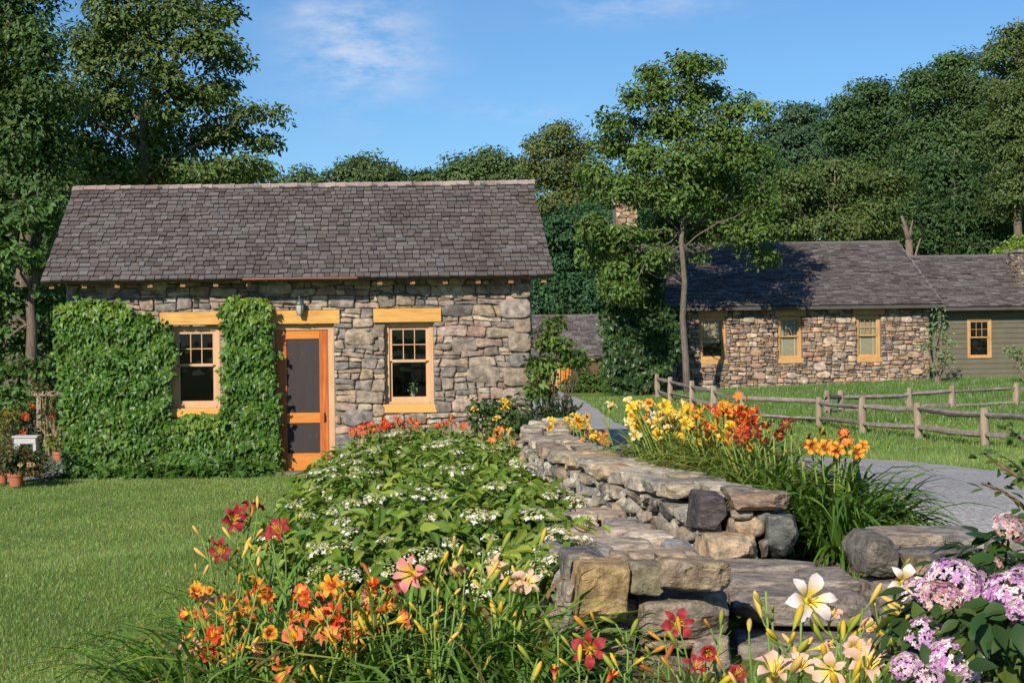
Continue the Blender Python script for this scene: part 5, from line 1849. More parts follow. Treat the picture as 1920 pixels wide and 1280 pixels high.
lily_clump("peach daylilies crowding the bottom edge near the pink hydrangea", [gb(1440, 4.2), gb(1520, 4.1), gb(1600, 4.15), gb(1690, 4.2), gb(1760, 4.3)], 200, .5, .02,
           [(1625, 1260, 4.1, "peach", FS), (1450, 1270, 4.1, "peach", FS * .9), (1610, 1180, 4.35, "peach", FS * .8), (1555, 1165, 4.5, "peach", FS * .7), (1530, 1215, 4.3, "peach", FS * .7), (1600, 1215, 4.2, "peach", FS * .7), (1650, 1185, 4.3, "peach", FS * .7), (1560, 1255, 4.1, "peach", FS * .7), (1720, 1250, 4.1, "pink", FS * .6), (1500, 1255, 4.15, "peach", FS * .6), (1720, 1130, 4.5, "peach", FS * .7)],
           [(1420, 1250, 4.1, "peach", .082, 3), (1480, 1190, 4.3, "yellow", .078, 5), (1550, 1225, 4.2, "yellow", .075, 5), (1590, 1190, 4.3, "yellow", .085, 5), (1540, 1270, 4.0, "peach", .082, 2), (1700, 1180, 4.3, "peach", .082, 3), (1690, 1220, 4.2, "yellow", .075, 4), (1490, 1270, 4.0, "peach", .082, 2), (1650, 1230, 4.2, "yellow", .075, 4), (1660, 1270, 4.0, "peach", .082, 3), (1580, 1275, 4.0, "yellow", .075, 4), (1400, 1265, 4.1, "peach", .075, 4)], (.09, .16, .028))
lily_clump("short lived mixed coral and gold daylilies half sunk among the front leaves", [gb(420, 6.15), gb(520, 6.2), gb(640, 6.1), gb(720, 6.1), gb(800, 5.9)], 120, .6, .019,
           scatter(58, 350, 720, 1100, 1240, 6.0, 6.5, ["orange", "amber", "orange", "scarlet", "amber", "pink"], FS * .55, FS * .9), bscatter(26, 380, 1000, 1090, 1250, 5.8, 6.3, ["orange", "peach", "yellow"], .06, 2), (.09, .17, .027), ax_r=.8)
# the bed along the drive
lily_clump("pale yellow daylilies massed at the far end of the drive bed", [gb(1235, 11.6), gb(1270, 11.4), gb(1300, 11.3), gb(1330, 11.1), gb(1265, 11.0), gb(1215, 11.9)], 620, .56, .024,
           scatter(62, 1178, 1318, 757, 824, 10.9, 11.6, ["yellow", "yellow", "cream", "yellow", "amber"], FS * .85, FS * 1.1), bscatter(12, 1180, 1310, 760, 830, 10.9, 11.5, ["yellow"], .08, 3), YG_, 1.35, three=False, yel=.25)
lily_clump("golden orange daylilies in the middle of the drive bed", [gb(1300, 10.8), gb(1340, 10.5), gb(1380, 10.5), gb(1360, 10.1), gb(1350, 10.3), gb(1400, 10.6)], 640, .58, .024,
           scatter(56, 1280, 1400, 763, 832, 10.3, 10.9, ["yellow", "amber", "orange", "amber", "yellow"], FS * .8, FS * 1.05), bscatter(12, 1280, 1400, 770, 840, 10.2, 10.8, ["orange", "yellow"], .08, 3), YG_, 1.35, three=False, yel=.25)
lily_clump("scarlet daylilies standing tallest in the drive bed", [gb(1400, 10.3), gb(1430, 10.1), gb(1390, 10.0), gb(1400, 9.7)], 460, .60, .024,
           [(1392, 765, 10.2, "scarlet", FS * 1.1), (1385, 745, 10.4, "orange", FS * .7), (1405, 780, 10.1, "scarlet", FS * 1.2), (1422, 775, 10.1, "scarlet", FS), (1395, 795, 10, "scarlet", FS * 1.2), (1350, 775, 10.4, "scarlet", FS * .9), (1415, 800, 10, "orange", FS), (1362, 765, 10.4, "orange", FS * .9), (1380, 800, 10.2, "scarlet", FS), (1330, 770, 10.4, "scarlet", FS * .8)], bscatter(8, 1370, 1430, 770, 840, 9.9, 10.3, ["orange"], .07, 3), YG_, 1.35, three=False, yel=.2)
lily_clump("dark maroon daylilies in the drive bed below the fence", [gb(1425, 9.7), gb(1460, 9.6), gb(1490, 9.5), gb(1450, 9.3)], 420, .68, .028,
           [(1480, 800, 9.5, "maroon", FS), (1440, 805, 9.7, "maroon", FS), (1415, 812, 9.7, "maroon", FS), (1455, 815, 9.6, "maroon", FS), (1390, 825, 9.8, "maroon", FS), (1375, 815, 9.8, "orange", FS * .9), (1425, 830, 9.6, "maroon", FS * .9), (1360, 825, 9.9, "orange", FS * .9), (1470, 812, 9.6, "maroon", FS * .8), (1405, 838, 9.7, "amber", FS * .8), (1395, 812, 9.8, "scarlet", FS * .9)], bscatter(8, 1380, 1490, 800, 850, 9.5, 9.8, ["orange"], .07, 3), (.13, .20, .03), 1.5, three=False)
lily_clump("orange and maroon daylilies spilling dense leaves at the drive bed's near end", [gb(1515, 9.4), gb(1560, 9.3), gb(1595, 9.4), gb(1625, 9.4), gb(1545, 9.0), gb(1585, 8.95)], 520, .78, .034,
           [(1530, 828, 9.3, "maroon", FS), (1522, 836, 9.2, "amber", FS), (1545, 842, 9.2, "amber", FS), (1575, 820, 9.3, "scarlet", FS), (1592, 838, 9.2, "orange", FS), (1605, 848, 9.2, "amber", FS), (1568, 845, 9.2, "amber", FS), (1580, 835, 9.25, "maroon", FS * .8), (1615, 838, 9.2, "amber", FS * .8), (1535, 815, 9.4, "maroon", FS * .8), (1505, 835, 9.3, "amber", FS * .8), (1562, 832, 9.2, "orange", FS * .8), (1585, 815, 9.3, "orange", FS * .7)], bscatter(8, 1500, 1620, 830, 870, 9.1, 9.4, ["orange"], .07, 3), (.080, .155, .022), 1.75, three=True)
lily_clump("small yellow daylilies beside the far end of the wall caps", [gb(1035, 15.5), gb(1060, 15.2), gb(1085, 15.0)], 160, .4, .02,
           scatter(16, 1028, 1100, 785, 812, 14.9, 15.5, ["yellow", "yellow", "amber"], FS * .7, FS * .9), [], (.10, .16, .03), .9, three=False, yel=.25)
lily_clump("low yellow and tan daylilies along the wall top edge", [gb(1110, 13.8), gb(1140, 13.4), gb(1165, 13.0), gb(1120, 13.0)], 260, .42, .02,
           scatter(9, 1090, 1150, 800, 835, 13.0, 13.8, ["amber", "yellow", "orange"], FS * .7, FS * .9) + [(1080, 790, 14, "yellow", FS * 1.1), (1092, 795, 14, "yellow", FS)], [], YG_, .9, three=False, yel=.3)
lily_clump("single pale cream daylily on a tall lone stalk against the path", [gb(1150, 12.4), gb(1165, 12.2)], 60, .5, .02, [(1143, 769, 12.3, "cream", FS * 1.25)], [(1132, 778, 12.3, "red", .06, 2)], YG_, .9, three=False)
lily_clump("row of brick red daylilies under the cottage right window", [gb(660, 20.6), gb(720, 20.5), gb(780, 20.5), gb(840, 20.4)], 200, .75, .026,
           scatter(22, 655, 705, 797, 816, 19.9, 20.4, ["cotred"], FS * .8, FS * 1.05) + scatter(40, 700, 870, 786, 806, 19.9, 20.4, ["cotred", "cotred", "scarlet"], FS * .75, FS * 1.0), [], (.07, .12, .03), .6, three=False, rad=.25)
lily_clump("rusty orange daylilies tucked behind the white hydrangeas near the wall", [gb(930, 17.6), gb(965, 17.4)], 120, .6, .024,
           scatter(14, 918, 990, 806, 836, 17.2, 17.8, ["cotred", "orange", "yellow"], FS * .7, FS * .95), [], (.07, .12, .03), .7, three=False, rad=.2)

# ------------------------------------------------------------------ hydrangeas
def floret(mb, c, nrml, size, col, petals=4):
    n = nrm(nrml)
    a = nrm(np.cross(n, (0.3, 0.2, 0.93)))
    b = np.cross(n, a)
    ph = uni(0, 1.57)
    V = [c - n * size * .12]
    for k in range(petals):
        an = ph + k * 2 * math.pi / petals
        d = a * math.cos(an) + b * math.sin(an)
        s = -a * math.sin(an) + b * math.cos(an)
        V += [c + d * size * .45 + s * size * .34 + n * size * .06, c + d * size + n * size * .03, c + d * size * .45 - s * size * .34 + n * size * .06]
    fs = [(0, 1 + 3 * k, 2 + 3 * k, 3 + 3 * k) for k in range(petals)]
    mb.add(V, fs, np.asarray(col) * uni(.85, 1.1))


def lacecap(seed):
    global rng
    keep, rng = rng, np.random.default_rng(seed)
    mb = MB()
    for _ in range(60):
        r, a = math.sqrt(uni(0, 1)) * .07, uni(0, 6.28)
        floret(mb, np.array([r * math.cos(a), r * math.sin(a), .03 - r * r * 4 + uni(-.006, .006)]), (math.cos(a) * r * 6, math.sin(a) * r * 6, 1), uni(.005, .009), (.80, .72, .36), 4)
    for _ in range(int(rng.integers(4, 9))):
        r, a = uni(.05, .085), uni(0, 6.28)
        floret(mb, np.array([r * math.cos(a), r * math.sin(a), .03 - r * r * 3]), (math.cos(a) * .6, math.sin(a) * .6, 1), uni(.013, .02), (.86, .82, .74), 4)
    for _ in range(9):
        r, a = uni(.02, .06), uni(0, 6.28)
        mb.tube([(0, 0, -.05), (r * .5 * math.cos(a), r * .5 * math.sin(a), -.01), (r * math.cos(a), r * math.sin(a), .022)], .0022, 3, (.2, .26, .07))
    rng = keep
    o = mb.build("flower_head", M["petal"])
    me = o.data
    bpy.data.objects.remove(o)
    return me


LC = [lacecap(i) for i in range(5)]


def leafbush(mb, blobs, n, size, col, kind="ovate", v=.25, light=.0, lcol=(.14, .2, .035), tipout=.9, lift=.38, low=.72):
    """leaves over and through domes, laid like tiles facing up and out"""
    for b in blobs:
        c, r = np.array(b[:3]), np.array(b[3:6])
        k = int(n * (r[0] * r[1] + r[0] * r[2] + r[1] * r[2]))
        d = nrm(rng.normal(size=(k, 3)))
        d[:, 2] = np.where(d[:, 2] < -.3, -d[:, 2], d[:, 2])
        rad = uni(low, 1.04, (k, 1))
        P = c + d * rad * r
        lw_ = .06 * np.sin(P[:, 0] * 11 + 2 * np.sin(P[:, 1] * 4)) * np.sin(P[:, 1] * 7 + P[:, 0] * 3)
        P += d * lw_[:, None]
        N = d * .8 + rng.normal(size=(k, 3)) * lift * np.array([1.1, 1.1, .5]) + np.array([0, -.15, .45])
        T = nrm(d * np.array([1, 1, .1])) * tipout + rng.normal(size=(k, 3)) * .55 + np.array([0, 0, -.25])
        cc = jcol(col, k, v)
        li = rng.random(k) < light
        cc[li] = jcol(lcol, li.sum(), .25)
        leaves(mb, kind, P, N, T, size * uni(.6, 1.25, k), cc)


HB = [
    ("white lacecap hydrangea nearest the daylilies with broad glossy leaves", [(600, 985, 8.9, .42), (700, 955, 9.0, .5), (800, 935, 9.1, .55)], [(648, 1150 - 170, 2), ]),
    ("white lacecap hydrangea pressed against the slab topped bench wall", [(900, 930, 9.2, .55), (985, 945, 9.0, .42), (1045, 965, 8.7, .3), (1052, 1010, 8.0, .24)], []),
    ("white lacecap hydrangea at the lawn edge in mid row", [(575, 935, 11.0, .42), (680, 900, 11.6, .6)], []),
    ("white lacecap hydrangea in mid row next to the long wall", [(820, 885, 11.6, .65), (930, 880, 11.6, .55), (1010, 900, 11.2, .38)], []),
    ("white lacecap hydrangea close to the orange door", [(640, 872, 14.6, .5), (730, 845, 15.0, .65)], []),
    ("white lacecap hydrangea beside the curve of the wall", [(850, 838, 15.0, .7), (945, 842, 14.6, .55), (1000, 860, 14.2, .35)], []),
    ("farthest white lacecap hydrangea below the red daylily row", [(715, 822, 18.0, .6), (800, 808, 18.6, .75), (890, 814, 18.2, .6), (650, 850, 17.4, .4)], []),
]
for lab, bl, _ in HB:
    B = []
    for px, py, D, r in bl:
        p = U(px, py, D)          # top of the dome
        zg = G(p[0], p[1])
        h = p[2] - zg
        zc = zg + h * .45
        B.append((p[0], p[1], zc, r, r * 1.9 if D > 10 else r * 1.5, h * .55))
        B.append((p[0] + uni(-.1, .1), p[1] - r * 1.0, zc - .06, r * .8, r * .8, h * .5))
    x, y = np.mean([b[0] for b in B]), np.mean([b[1] for b in B])
    t = thing("white_hydrangea", lab, "shrub", (x, y, G(x, y)), "white hydrangeas in the long bed")
    mb = MB()
    leafbush(mb, B, 900, .108, (.112, .190, .021), kind='hyd', light=.42, lcol=(.22, .285, .042), lift=.7, low=.58)
    mb.build("foliage", M["leaf"], t)
    mb = MB()
    for b in B:
        for _ in range(8):
            a = np.array([b[0] + uni(-.15, .15), b[1] + uni(-.2, .2), G(b[0], b[1])])
            e = np.array([b[0] + uni(-.7, .7) * b[3], b[1] + uni(-.7, .7) * b[4], b[2] + b[5] * .7])
            mb.tube(curve(a, e, 5, .05), np.linspace(.008, .004, 5), 4, (.2, .14, .07))
    mb.build("stem", M["stem"], t)
    for b in B:
        nh = int(3 + 5.5 * b[3] * b[4] * 1.35)
        for _ in range(nh):
            d = nrm(np.array([rng.normal(), rng.normal() - .35, abs(rng.normal()) + .35]))
            p = np.array(b[:3]) + d * np.array(b[3:6]) * 1.05 + (0, 0, .02)
            place(LC[int(rng.integers(5))], "flower_head", t, t, p, nrm(d * .5 + np.array([0, -.2, 1])), uni(.55, 1.15))

# pink hydrangea in the right corner
def mophead(seed, dens=120, col=((.58, .28, .55), (.72, .45, .66), (.82, .60, .66), (.64, .36, .62), (.84, .70, .70)), rr=(.085, .085, .055)):
    global rng
    keep, rng = rng, np.random.default_rng(seed)
    mb = MB()
    for _ in range(dens):
        d = nrm(rng.normal(size=3))
        if d[2] < -.25:
            d[2] *= -1
        floret(mb, d * np.array(rr) * uni(.9, 1.05), d + rng.normal(size=3) * .2, uni(.014, .019), col[int(rng.integers(len(col)))], 4)
    mb.tube([(0, 0, -.12), (0, 0, -.04), (0, 0, .0)], [.005, .006, .02], 5, (.12, .14, .05))
    rng = keep
    o = mb.build("flower_head", M["petal"])
    me = o.data
    bpy.data.objects.remove(o)
    return me


PH = [mophead(i) for i in range(3)] + [mophead(9, 90, ((.74, .50, .48), (.66, .36, .40), (.80, .66, .58), (.45, .22, .18)), (.075, .075, .045))]
t = thing("pink_hydrangea", "lilac pink mophead hydrangea with dark leaves in the bottom right corner", "shrub", (*gb(1830, 4.2), G(*gb(1830, 4.2))))
mb = MB()
B = [(*U(1850, 1150, 4.2), .16, .2, .2), (*U(1800, 1240, 4.0), .17, .2, .16), (*U(1930, 1140, 4.3), .13, .2, .2), (*U(1900, 1260, 3.9), .2, .2, .2), (*U(1905, 1050, 4.4), .06, .1, .07), (*U(1760, 1190, 4.2), .08, .12, .08), (*U(1740, 1275, 3.9), .1, .1, .08)]
leafbush(mb, B, 1300, .070, (.036, .072, .014), kind='broad', v=.35, light=.10, lcol=(.12, .17, .03))
mb.build("foliage", M["leaf"], t, True)
mb = MB()
for b in B:
    for _ in range(4):
        a = np.array([*gb(1850 + uni(-40, 60), 4.3), 0]); a[2] = G(a[0], a[1])
        mb.tube(curve(a, np.array(b[:3]) + rng.normal(size=3) * .06, 5, .05), np.linspace(.009, .004, 5), 5, (.12, .075, .05))
mb.build("stem", M["stem"], t)
for (px, py, D, k, s) in ((1790, 1090, 4.05, 0, .95), (1745, 1110, 4.1, 1, .6), (1765, 1120, 4.0, 3, .8), (1905, 1120, 3.95, 1, 1.0), (1738, 1192, 3.95, 0, .72), (1795, 1240, 3.85, 1, .9), (1855, 1060, 4.2, 3, .5), (1895, 990, 4.3, 3, .75), (1700, 1250, 3.9, 2, .55), (1740, 1270, 3.8, 1, .5), (1925, 1090, 4.1, 2, .7), (1820, 1095, 4.1, 0, .7), (1715, 1105, 4.2, 2, .45), (1878, 1135, 4.0, 2, .7)):
    place(PH[k], "flower_head", t, t, U(px, py, D), nrm((uni(-.2, .2), -.55, .8)), s * .88)

# arching leafy branch entering at the right
b0 = U(2010, 1120, 5.4)
t = thing("arching_shrub", "slender shrub branch with small green leaves reaching in at the right edge", "shrub", (b0[0], b0[1], G(b0[0], b0[1])))
st, fo = MB(), MB()
root = np.array([b0[0], b0[1], G(b0[0], b0[1])])
for path in ([(2010, 1100), (1960, 1000), (1915, 945), (1880, 920), (1840, 905)], [(2000, 1080), (1950, 930), (1905, 890), (1870, 868), (1845, 850)], [(2005, 1080), (1960, 900), (1925, 830), (1900, 812), (1885, 808)], [(2010, 1100), (1960, 960), (1930, 900), (1915, 880), (1895, 870)]):
    P = np.array([root] + [U(a, b, 5.4 + uni(-.1, .1)) for a, b in path])
    st.tube(P, np.linspace(.012, .003, len(P)), 5, (.2, .12, .07))
    for i in range(2, len(P)):
        for _ in range(6):
            q = P[i - 1] + (P[i] - P[i - 1]) * uni(0, 1)
            leaves(fo, "broad", q[None] + rng.normal(size=(1, 3)) * .012, rng.normal(size=(1, 3)) * .4 + (0, -.4, 1), rng.normal(size=(1, 3)) + (-.4, 0, 0), [uni(.035, .06)], jcol((.07, .125, .022), 1))
st.build("stem", M["bark"], t, True)
fo.build("foliage", M["leaf"], t)


# ------------------------------------------------------------------ shrubs
def shrub(label, D, base_px, blobs, nper, m, sig, size, col, kind="ovate", name="shrub", cat="shrub", stem=(.14, .1, .07), flowers=None, group=None, up=.9, droop=.2, v=.28, alt=None, zbase=None):
    b = U(base_px[0], base_px[1], D)
    b[2] = G(b[0], b[1]) if zbase is None else zbase
    t = thing(name, label, cat, b, group)
    mb = MB()
    bl = pxblobs(D, blobs, .1)
    cc = cloud(mb, bl, nper, m, sig, size, kind, col, droop, .8, .5, v=v, up=up, alt=alt)
    mb.build("foliage", M["leaf"], t)
    s = MB()
    for q in bl:
        for _ in range(3):
            e = np.array(q[:3]) + rng.normal(size=3) * np.array(q[3:6]) * .4
            s.tube(curve(b + (uni(-.08, .08), uni(-.08, .08), 0), e, 5, .06), np.linspace(.014, .004, 5) * max(1, D / 25), 4, stem)
    s.build("stem", M["bark"], t)
    if flowers:
        kind_, n, s_ = flowers
        for _ in range(n):
            q = bl[int(rng.integers(len(bl)))]
            d = nrm(np.array([rng.normal(), -abs(rng.normal()) - .3, abs(rng.normal())]))
            place(LM[kind_][0], "flower", t, t, np.array(q[:3]) + d * np.array(q[3:6]), d, s_ * uni(.8, 1.2))
    return t


shrub("leafy climbing rose rising at the right corner of the cottage", 22.9, (1030, 800), [(1040, 608, 14, 16), (1026, 640, 24, 22), (1050, 645, 16, 16), (1012, 680, 20, 26), (1034, 688, 18, 18), (1072, 668, 10, 8), (1006, 725, 18, 28), (1024, 735, 16, 22), (1085, 672, 6, 6)],
      190, 40, .075, .10, (.105, .165, .030), alt=(.3, (.05, .10, .018)))
shrub("dark spiky leaved shrub with purple tips before the cottage corner", 18.0, (1030, 830), [(1020, 775, 22, 18), (1050, 770, 22, 16), (1040, 795, 30, 14), (1068, 765, 10, 12), (1005, 790, 20, 18)],
      260, 26, .07, .10, (.032, .058, .018), "narrow", up=.5, droop=-.5, alt=(.25, (.06, .045, .04)))
shrub("yellow flowered shrub against the cottage stones right of the window", 21.4, (930, 840), [(905, 765, 26, 18), (935, 775, 28, 20), (970, 780, 26, 16), (890, 785, 18, 16), (960, 760, 16, 12), (1000, 795, 20, 12), (940, 800, 40, 14)],
      190, 30, .08, .085, (.060, .105, .022), flowers=("yellow", 6, .13))
shrub("low dark green perennials carpeting the soil below the cottage corner", 17.0, (1000, 830), [(985, 800, 26, 9), (1015, 805, 24, 8), (1000, 812, 30, 7)], 300, 26, .06, .08, (.04, .085, .02))
for lab, px, D, bl, col, kd in (
    ("bright grassy perennial clump beside the orange shed door", 1095, 57, [(1080, 718, 22, 14), (1105, 712, 26, 16), (1125, 722, 24, 14), (1100, 732, 34, 10)], (.070, .125, .022), "narrow"),
    ("darker arching perennial clump below the vine", 1178, 51, [(1165, 722, 20, 14), (1190, 718, 22, 16), (1175, 736, 30, 9)], (.045, .095, .022), "narrow"),
    ("small tree like shrub under the shed eave", 1090, 64, [(1092, 700, 10, 14), (1088, 682, 8, 12)], (.05, .085, .025), "diamond"),
):
    shrub(lab, D, (px, 745), bl, 46, 34, .16, .30 if kd == "narrow" else .16, col, kd, up=.6, droop=.35)
shrub("young silvery green sapling in front of the house corner", 49.5, (1757, 720), [(1763, 588, 8, 12), (1768, 612, 14, 14), (1752, 620, 10, 12), (1742, 648, 14, 12), (1770, 645, 16, 14), (1757, 665, 18, 14), (1775, 672, 10, 10), (1752, 690, 12, 9)],
      30, 26, .12, .11, (.22, .30, .12), "diamond", "sapling", "sapling", (.26, .21, .16), droop=-.1)
shrub("pale sapling cut by the right frame edge beside the olive wall", 48, (1930, 715), [(1915, 665, 10, 10), (1925, 680, 14, 10), (1900, 660, 6, 4), (1935, 650, 12, 12), (1940, 690, 14, 14)], 36, 26, .12, .11, (.20, .28, .10), "diamond", "sapling", "sapling", (.26, .21, .16), droop=-.1)

# ------------------------------------------------------------------ left corner by the cottage
def pot(label, px, py, D, w, h, plantlabel, blobs, col, kind, size, dens, fl=None, alt=None, PD=None):
    b = U(px, py, D)
    zg = b[2]
    k = D / F
    r = w * k / 2
    hh = h * k
    t = thing("flower_pot", label, "flower pot", b, "terracotta pots")
    mb = MB()
    mb.lathe([(0, zg), (r * .68, zg), (r * .88, zg + hh * .74), (r, zg + hh * .74), (r * 1.02, zg + hh), (r * .88, zg + hh), (r * .84, zg + hh * .86), (0, zg + hh * .86)], b[0], b[1], 24)
    mb.build("body", M["terracotta"], t, True, 35)
    sh_ = shrub(plantlabel, PD or D, (px, py), blobs, dens, 26, .06, size, col, kind, "potted_plant", "potted plant", flowers=fl, alt=alt, zbase=zg + hh * .85)


pot("large terracotta pot with thick rim at the lawn edge", 30, 911, 21.6, 33, 25, "russet leaved plant with pale blooms spilling over the large pot", [(30, 850, 38, 22), (60, 860, 30, 18), (10, 872, 26, 18), (40, 878, 36, 12)], (.12, .085, .03), "diamond", .075, 300, ("peach", 5, .07), (.4, (.05, .085, .02)))
pot("smaller terracotta pot half hidden beside the ivied corner", 110, 866, 24.2, 24, 20, "lime green plant in the smaller pot by the ivy", [(108, 835, 18, 12), (100, 825, 12, 9)], (.17, .21, .04), "ovate", .09, 300)
pot("terracotta pot cut by the left frame edge", 4, 905, 21.9, 26, 22, "yellow green feathery plant above the leftmost pot", [(8, 790, 26, 16), (-5, 810, 24, 18), (20, 775, 14, 10), (-10, 850, 24, 24)], (.16, .16, .025), "narrow", .085, 280)
shrub("silvery grey lavender mound between the pots", 22.4, (85, 905), [(80, 872, 30, 16), (60, 878, 20, 14), (100, 880, 14, 12)], 420, 26, .05, .075, (.20, .23, .18), "narrow", up=.2, droop=-.6)
shrub("reddish leaved small ornamental tree beside the ivy", 25.0, (95, 880), [(88, 735, 16, 10), (105, 745, 14, 12), (98, 765, 22, 12), (110, 780, 16, 14), (85, 780, 14, 12), (75, 725, 10, 5)], 110, 26, .07, .075, (.10, .085, .028), "diamond", "ornamental_tree", "tree", (.36, .27, .17), zbase=-.02, alt=(.3, (.06, .08, .02)))
shrub("dark bed of shade plants with red blooms behind the pots", 27.5, (40, 850), [(10, 800, 40, 26), (60, 815, 36, 24), (105, 805, 26, 26), (40, 780, 40, 20), (-20, 790, 30, 30)], 110, 30, .1, .09, (.026, .05, .014), flowers=("scarlet", 6, .13))
# pale boulder
bp = U(102, 828, 26)
t = thing("boulder", "pale pinkish boulder lying beside the ornamental tree", "rock", (bp[0], bp[1], G(bp[0], bp[1])))
mb = MB()
rr = rect(78, 126, 812, 850, 26)
rock(mb, rr[0], rr[1], 26, 26.35, rr[2], rr[3], (.46, .36, .33), 8, 2.8, .06, n=9)
mb.build("stone", M["rock"], t, True, 40)
# white bench
q = rect(22, 70, 817, 850, 26.5)
t = thing("garden_bench", "low white painted garden bench in shade behind the pots", "bench", ((q[0] + q[1]) / 2, 26.5, G((q[0] + q[1]) / 2, 26.5)))
zt = q[3]
mb = MB()
for k in range(3):
    mb.box(q[0], q[1], 26.5 + k * .115, 26.5 + k * .115 + .10, zt - .03, zt)
mb.build("seat", M["white"], t)
mb = MB()
mb.box(q[0] + .04, q[1] - .04, 26.52, 26.55, zt - .13, zt - .032)
mb.build("apron", M["white"], t)
for xx in (q[0] + .03, q[1] - .08):
    for yy in (26.53, 26.76):
        mb = MB()
        mb.box(xx, xx + .05, yy, yy + .05, -.02, zt - .031)
        mb.build("leg", M["white"], t)
# weathered arbor beam
q = rect(60, 125, 733, 742, 28.5)
t = thing("garden_arbor", "weathered grey timber arbor behind the cottage corner", "arbor", ((q[0] + q[1]) / 2, 28.5, 0))
mb = MB()
mb.box(q[0], q[1] + .3, 28.45, 28.55, q[2], q[3])
mb.build("beam", M["postwood"], t)
for xx in (q[0] + .08, q[1] + .15):
    mb = MB()
    mb.box(xx, xx + .08, 28.46, 28.54, -.05, q[2])
    mb.build("post", M["postwood"], t)

# ------------------------------------------------------------------ grass
def grass(name, n, xf, yf, h, col, keep=None, white=0.0, w=.004, lean=.5, v=.35):
    x, y = xf(n), yf(n)
    if keep is not None:
        k = keep(x, y)
        x, y = x[k], y[k]
    n = len(x)
    z = gz(x, y)
    hh = h * uni(.5, 1.3, n)
    a = uni(0, 6.28, n)
    wd = w * uni(.7, 1.4, n)
    B = np.stack([x, y, z], -1)
    sx = np.stack([np.cos(a), np.sin(a), 0 * a], -1) * wd[:, None]
    tip = B + np.stack([uni(-lean, lean, n) * hh, uni(-lean, lean, n) * hh, hh], -1)
    V = np.stack([B - sx, B + sx, tip], 1).reshape(-1, 3)
    c = jcol(col, n, v, .18)
    pt = np.sin(x * 1.9 + 1.7 * np.sin(y * 1.1)) * np.sin(y * 1.6 + 1.3 * np.sin(x * .9)) + .6 * np.sin(x * 5.3 + y * 2.1) * np.sin(y * 4.1 - x)
    c = np.clip(c * (1 + .16 * pt[:, None] * np.array([1.2, .8, .9])), .002, 1)
    dry = rng.random(n) < .13
    c[dry] = jcol((.20, .17, .07), dry.sum(), .3)
    if white:
        wh = rng.random(n) < white
        c[wh] = (.7, .7, .62)
    mb = MB()
    mb.add(V, np.arange(3 * n).reshape(-1, 3), np.repeat(c, 3, 0))
    return struct(mb.build(name, M["blade"]), "stuff")


Dp = np.array(DRIVE)


def off_drive(x, y):
    dx = np.interp(y, Dp[:, 1], Dp[:, 0])
    hw = np.interp(y, Dp[:, 1], Dp[:, 2])
    near = y < 20
    # distance to polyline
    P = np.repeat(Dp[:-1], 1, 0)
    best = np.full(len(x), 9e9)
    for i in range(len(Dp) - 1):
        a, b = Dp[i, :2], Dp[i + 1, :2]
        ab = b - a
        t = np.clip(((x - a[0]) * ab[0] + (y - a[1]) * ab[1]) / (ab @ ab), 0, 1)
        d = np.hypot(x - a[0] - ab[0] * t, y - a[1] - ab[1] * t) - (Dp[i, 2] + (Dp[i + 1, 2] - Dp[i, 2]) * t)
        best = np.minimum(best, d)
    return best > .02


def off_house(x, y):
    return ~((y > 23.2) & (y < 28) & (x > -4.5) & (x < 2.5)) & ~((y > 51.9) & (x > 8))


def wedge(x, y, m=330):
    px = PX + x / y * F
    return (px > -m) & (px < 1920 + m)


GC = (.225, .325, .080)
grass("lawn_grass", 370000, lambda n: uni(-7.5, .6, n), lambda n: 8 + 16 * uni(0, 1, n) ** 1.35, .034, GC, lambda x, y: wedge(x, y) & off_house(x, y) & (x < np.interp(y, [6, 9, 14, 20, 24], [-.9, -.55, -.5, -.35, 0])) & ~((y > 21.7) & (x < -5)), .0015, .0028)
grass("verge_grass", 190000, lambda n: uni(2.2, 9.5, n), lambda n: 7.6 + 16 * uni(0, 1, n) ** 1.4, .05, GC, lambda x, y: wedge(x, y) & off_drive(x, y) & (x > np.interp(y, [7.6, 8.6, 9, 12, 16], [2.3, 2.3, 3.0, 3.0, 2.6])), .006, .0035)
grass("lawn_grass", 120000, lambda n: uni(2.6, 16, n), lambda n: uni(22, 50, n), .07, (.175, .275, .06), lambda x, y: wedge(x, y) & off_drive(x, y) & off_house(x, y), 0, .009)
grass("meadow_grass", 190000, lambda n: uni(8.5, 22, n), lambda n: uni(34.5, 51.8, n), .15, (.125, .235, .042), lambda x, y: wedge(x, y) & (x > np.interp(y, [33, 38, 48], [9.2, 8.6, 9.4])) & ~((abs(y - 44) < .35)) & ~(abs(y - 35.2) < .3), .03, .012)

# ------------------------------------------------------------------ camera, light, sky
cam = bpy.data.cameras.new("camera")
co = bpy.data.objects.new("camera", cam)
C.objects.link(co)
cam.sensor_width = 36
cam.lens = F / 1920 * 36
cam.shift_x = (960 - PX) / 1920
cam.clip_end = 3000
co.matrix_world = Matrix(((cT, sT, 0, 0), (0, 0, -1, 0), (-sT, cT, 0, E), (0, 0, 0, 1)))
bpy.context.scene.camera = co

EL, AZ = 29.0, 27.0      # sun height, degrees left of straight behind the camera
sd = Vector((-math.sin(R(AZ)) * math.cos(R(EL)), -math.cos(R(AZ)) * math.cos(R(EL)), math.sin(R(EL))))
sun = bpy.data.lights.new("sun", "SUN")
sun.energy = 4.9
sun.angle = R(.53)
sun.color = (1.0, .93, .82)
so = bpy.data.objects.new("sun", sun)
C.objects.link(so)
so.rotation_euler = (-sd).to_track_quat("-Z", "Y").to_euler()

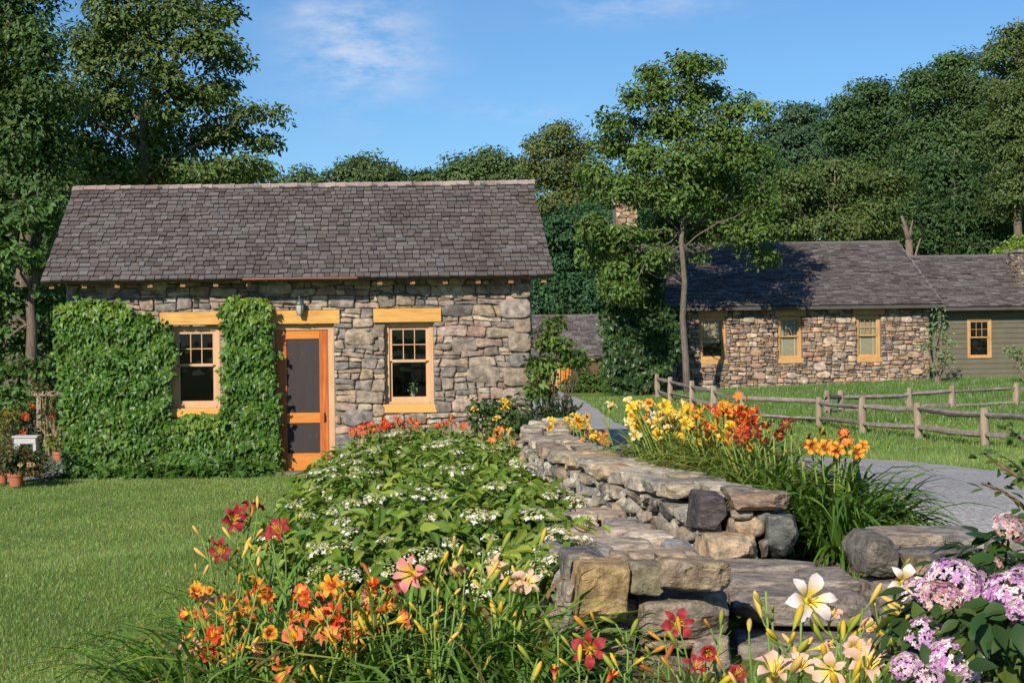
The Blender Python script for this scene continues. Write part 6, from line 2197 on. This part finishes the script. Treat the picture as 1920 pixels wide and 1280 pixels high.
w = bpy.data.worlds.new("World")
bpy.context.scene.world = w
w.use_nodes = True
nt = w.node_tree
nt.nodes.clear()
k = NT(nt)
sky = k.n("ShaderNodeTexSky", _sky_type="NISHITA")
sky.sun_disc = False
sky.sun_elevation = R(EL)
sky.sun_rotation = math.atan2(sd.x, sd.y)
sky.air_density = 1.0
sky.dust_density = 0.2
sky.ozone_density = 3.0
sky.altitude = 300
gen = k.coord("Generated")
# thin wisps where the photo has them
wn = k.noise(k.mapping(gen, (9, 9, 26), rot=(0, R(25), 0)), 2.2, 8, .62)
wn2 = k.noise(k.mapping(gen, (40, 40, 90)), 1.0, 6, .65)
tot = None
for px, py, sx, sy, amp in ((665, 85, 70, 62, .95), (705, 120, 60, 28, .6), (1190, 15, 95, 15, .7), (945, 205, 55, 14, .5), (620, 20, 60, 20, .35)):
    d = nrm(U(px, py, 1.0) - np.array([0, 0, E]))
    sub = k.n("ShaderNodeVectorMath", _operation="SUBTRACT")
    k.set(sub.inputs[0], gen)
    sub.inputs[1].default_value = d
    mul = k.n("ShaderNodeVectorMath", _operation="MULTIPLY")
    k.set(mul.inputs[0], sub.outputs[0])
    mul.inputs[1].default_value = (F / sx * .6, F / sx * .6, F / sy * .6)
    ln = k.n("ShaderNodeVectorMath", _operation="LENGTH")
    k.set(ln.inputs[0], mul.outputs[0])
    g = k.math("MULTIPLY", k.math("POWER", 2.718, k.math("MULTIPLY", k.math("MULTIPLY", ln.outputs["Value"], ln.outputs["Value"]), -1.0)), amp)
    tot = g if tot is None else k.math("ADD", tot, g)
cl = k.math("MULTIPLY", tot, k.math("MULTIPLY", k.ramp(wn, [(.40, 0.0), (.72, 1.0)]), k.ramp(wn2, [(.25, .55), (.75, 1.0)])))
cl = k.math("MINIMUM", k.math("MULTIPLY", cl, 1.0), .75)
skc = k.mix(cl, k.mix(1.0, sky.outputs[0], (.57, .80, 1.0), "MULTIPLY"), (6.2, 6.7, 8.0))
bg = k.n("ShaderNodeBackground")
k.set(bg.inputs[0], skc)
bg.inputs[1].default_value = 0.10
wo = k.n("ShaderNodeOutputWorld")
nt.links.new(bg.outputs[0], wo.inputs[0])

sc = bpy.context.scene
sc.view_settings.view_transform = "Standard"
sc.view_settings.look = "None"
sc.view_settings.exposure = 0.2
sc.view_settings.gamma = 1.0
sc.cycles.use_denoising = True
sc.cycles.max_bounces = 8
sc.cycles.transparent_max_bounces = 12
sc.cycles.sample_clamp_indirect = 6.0
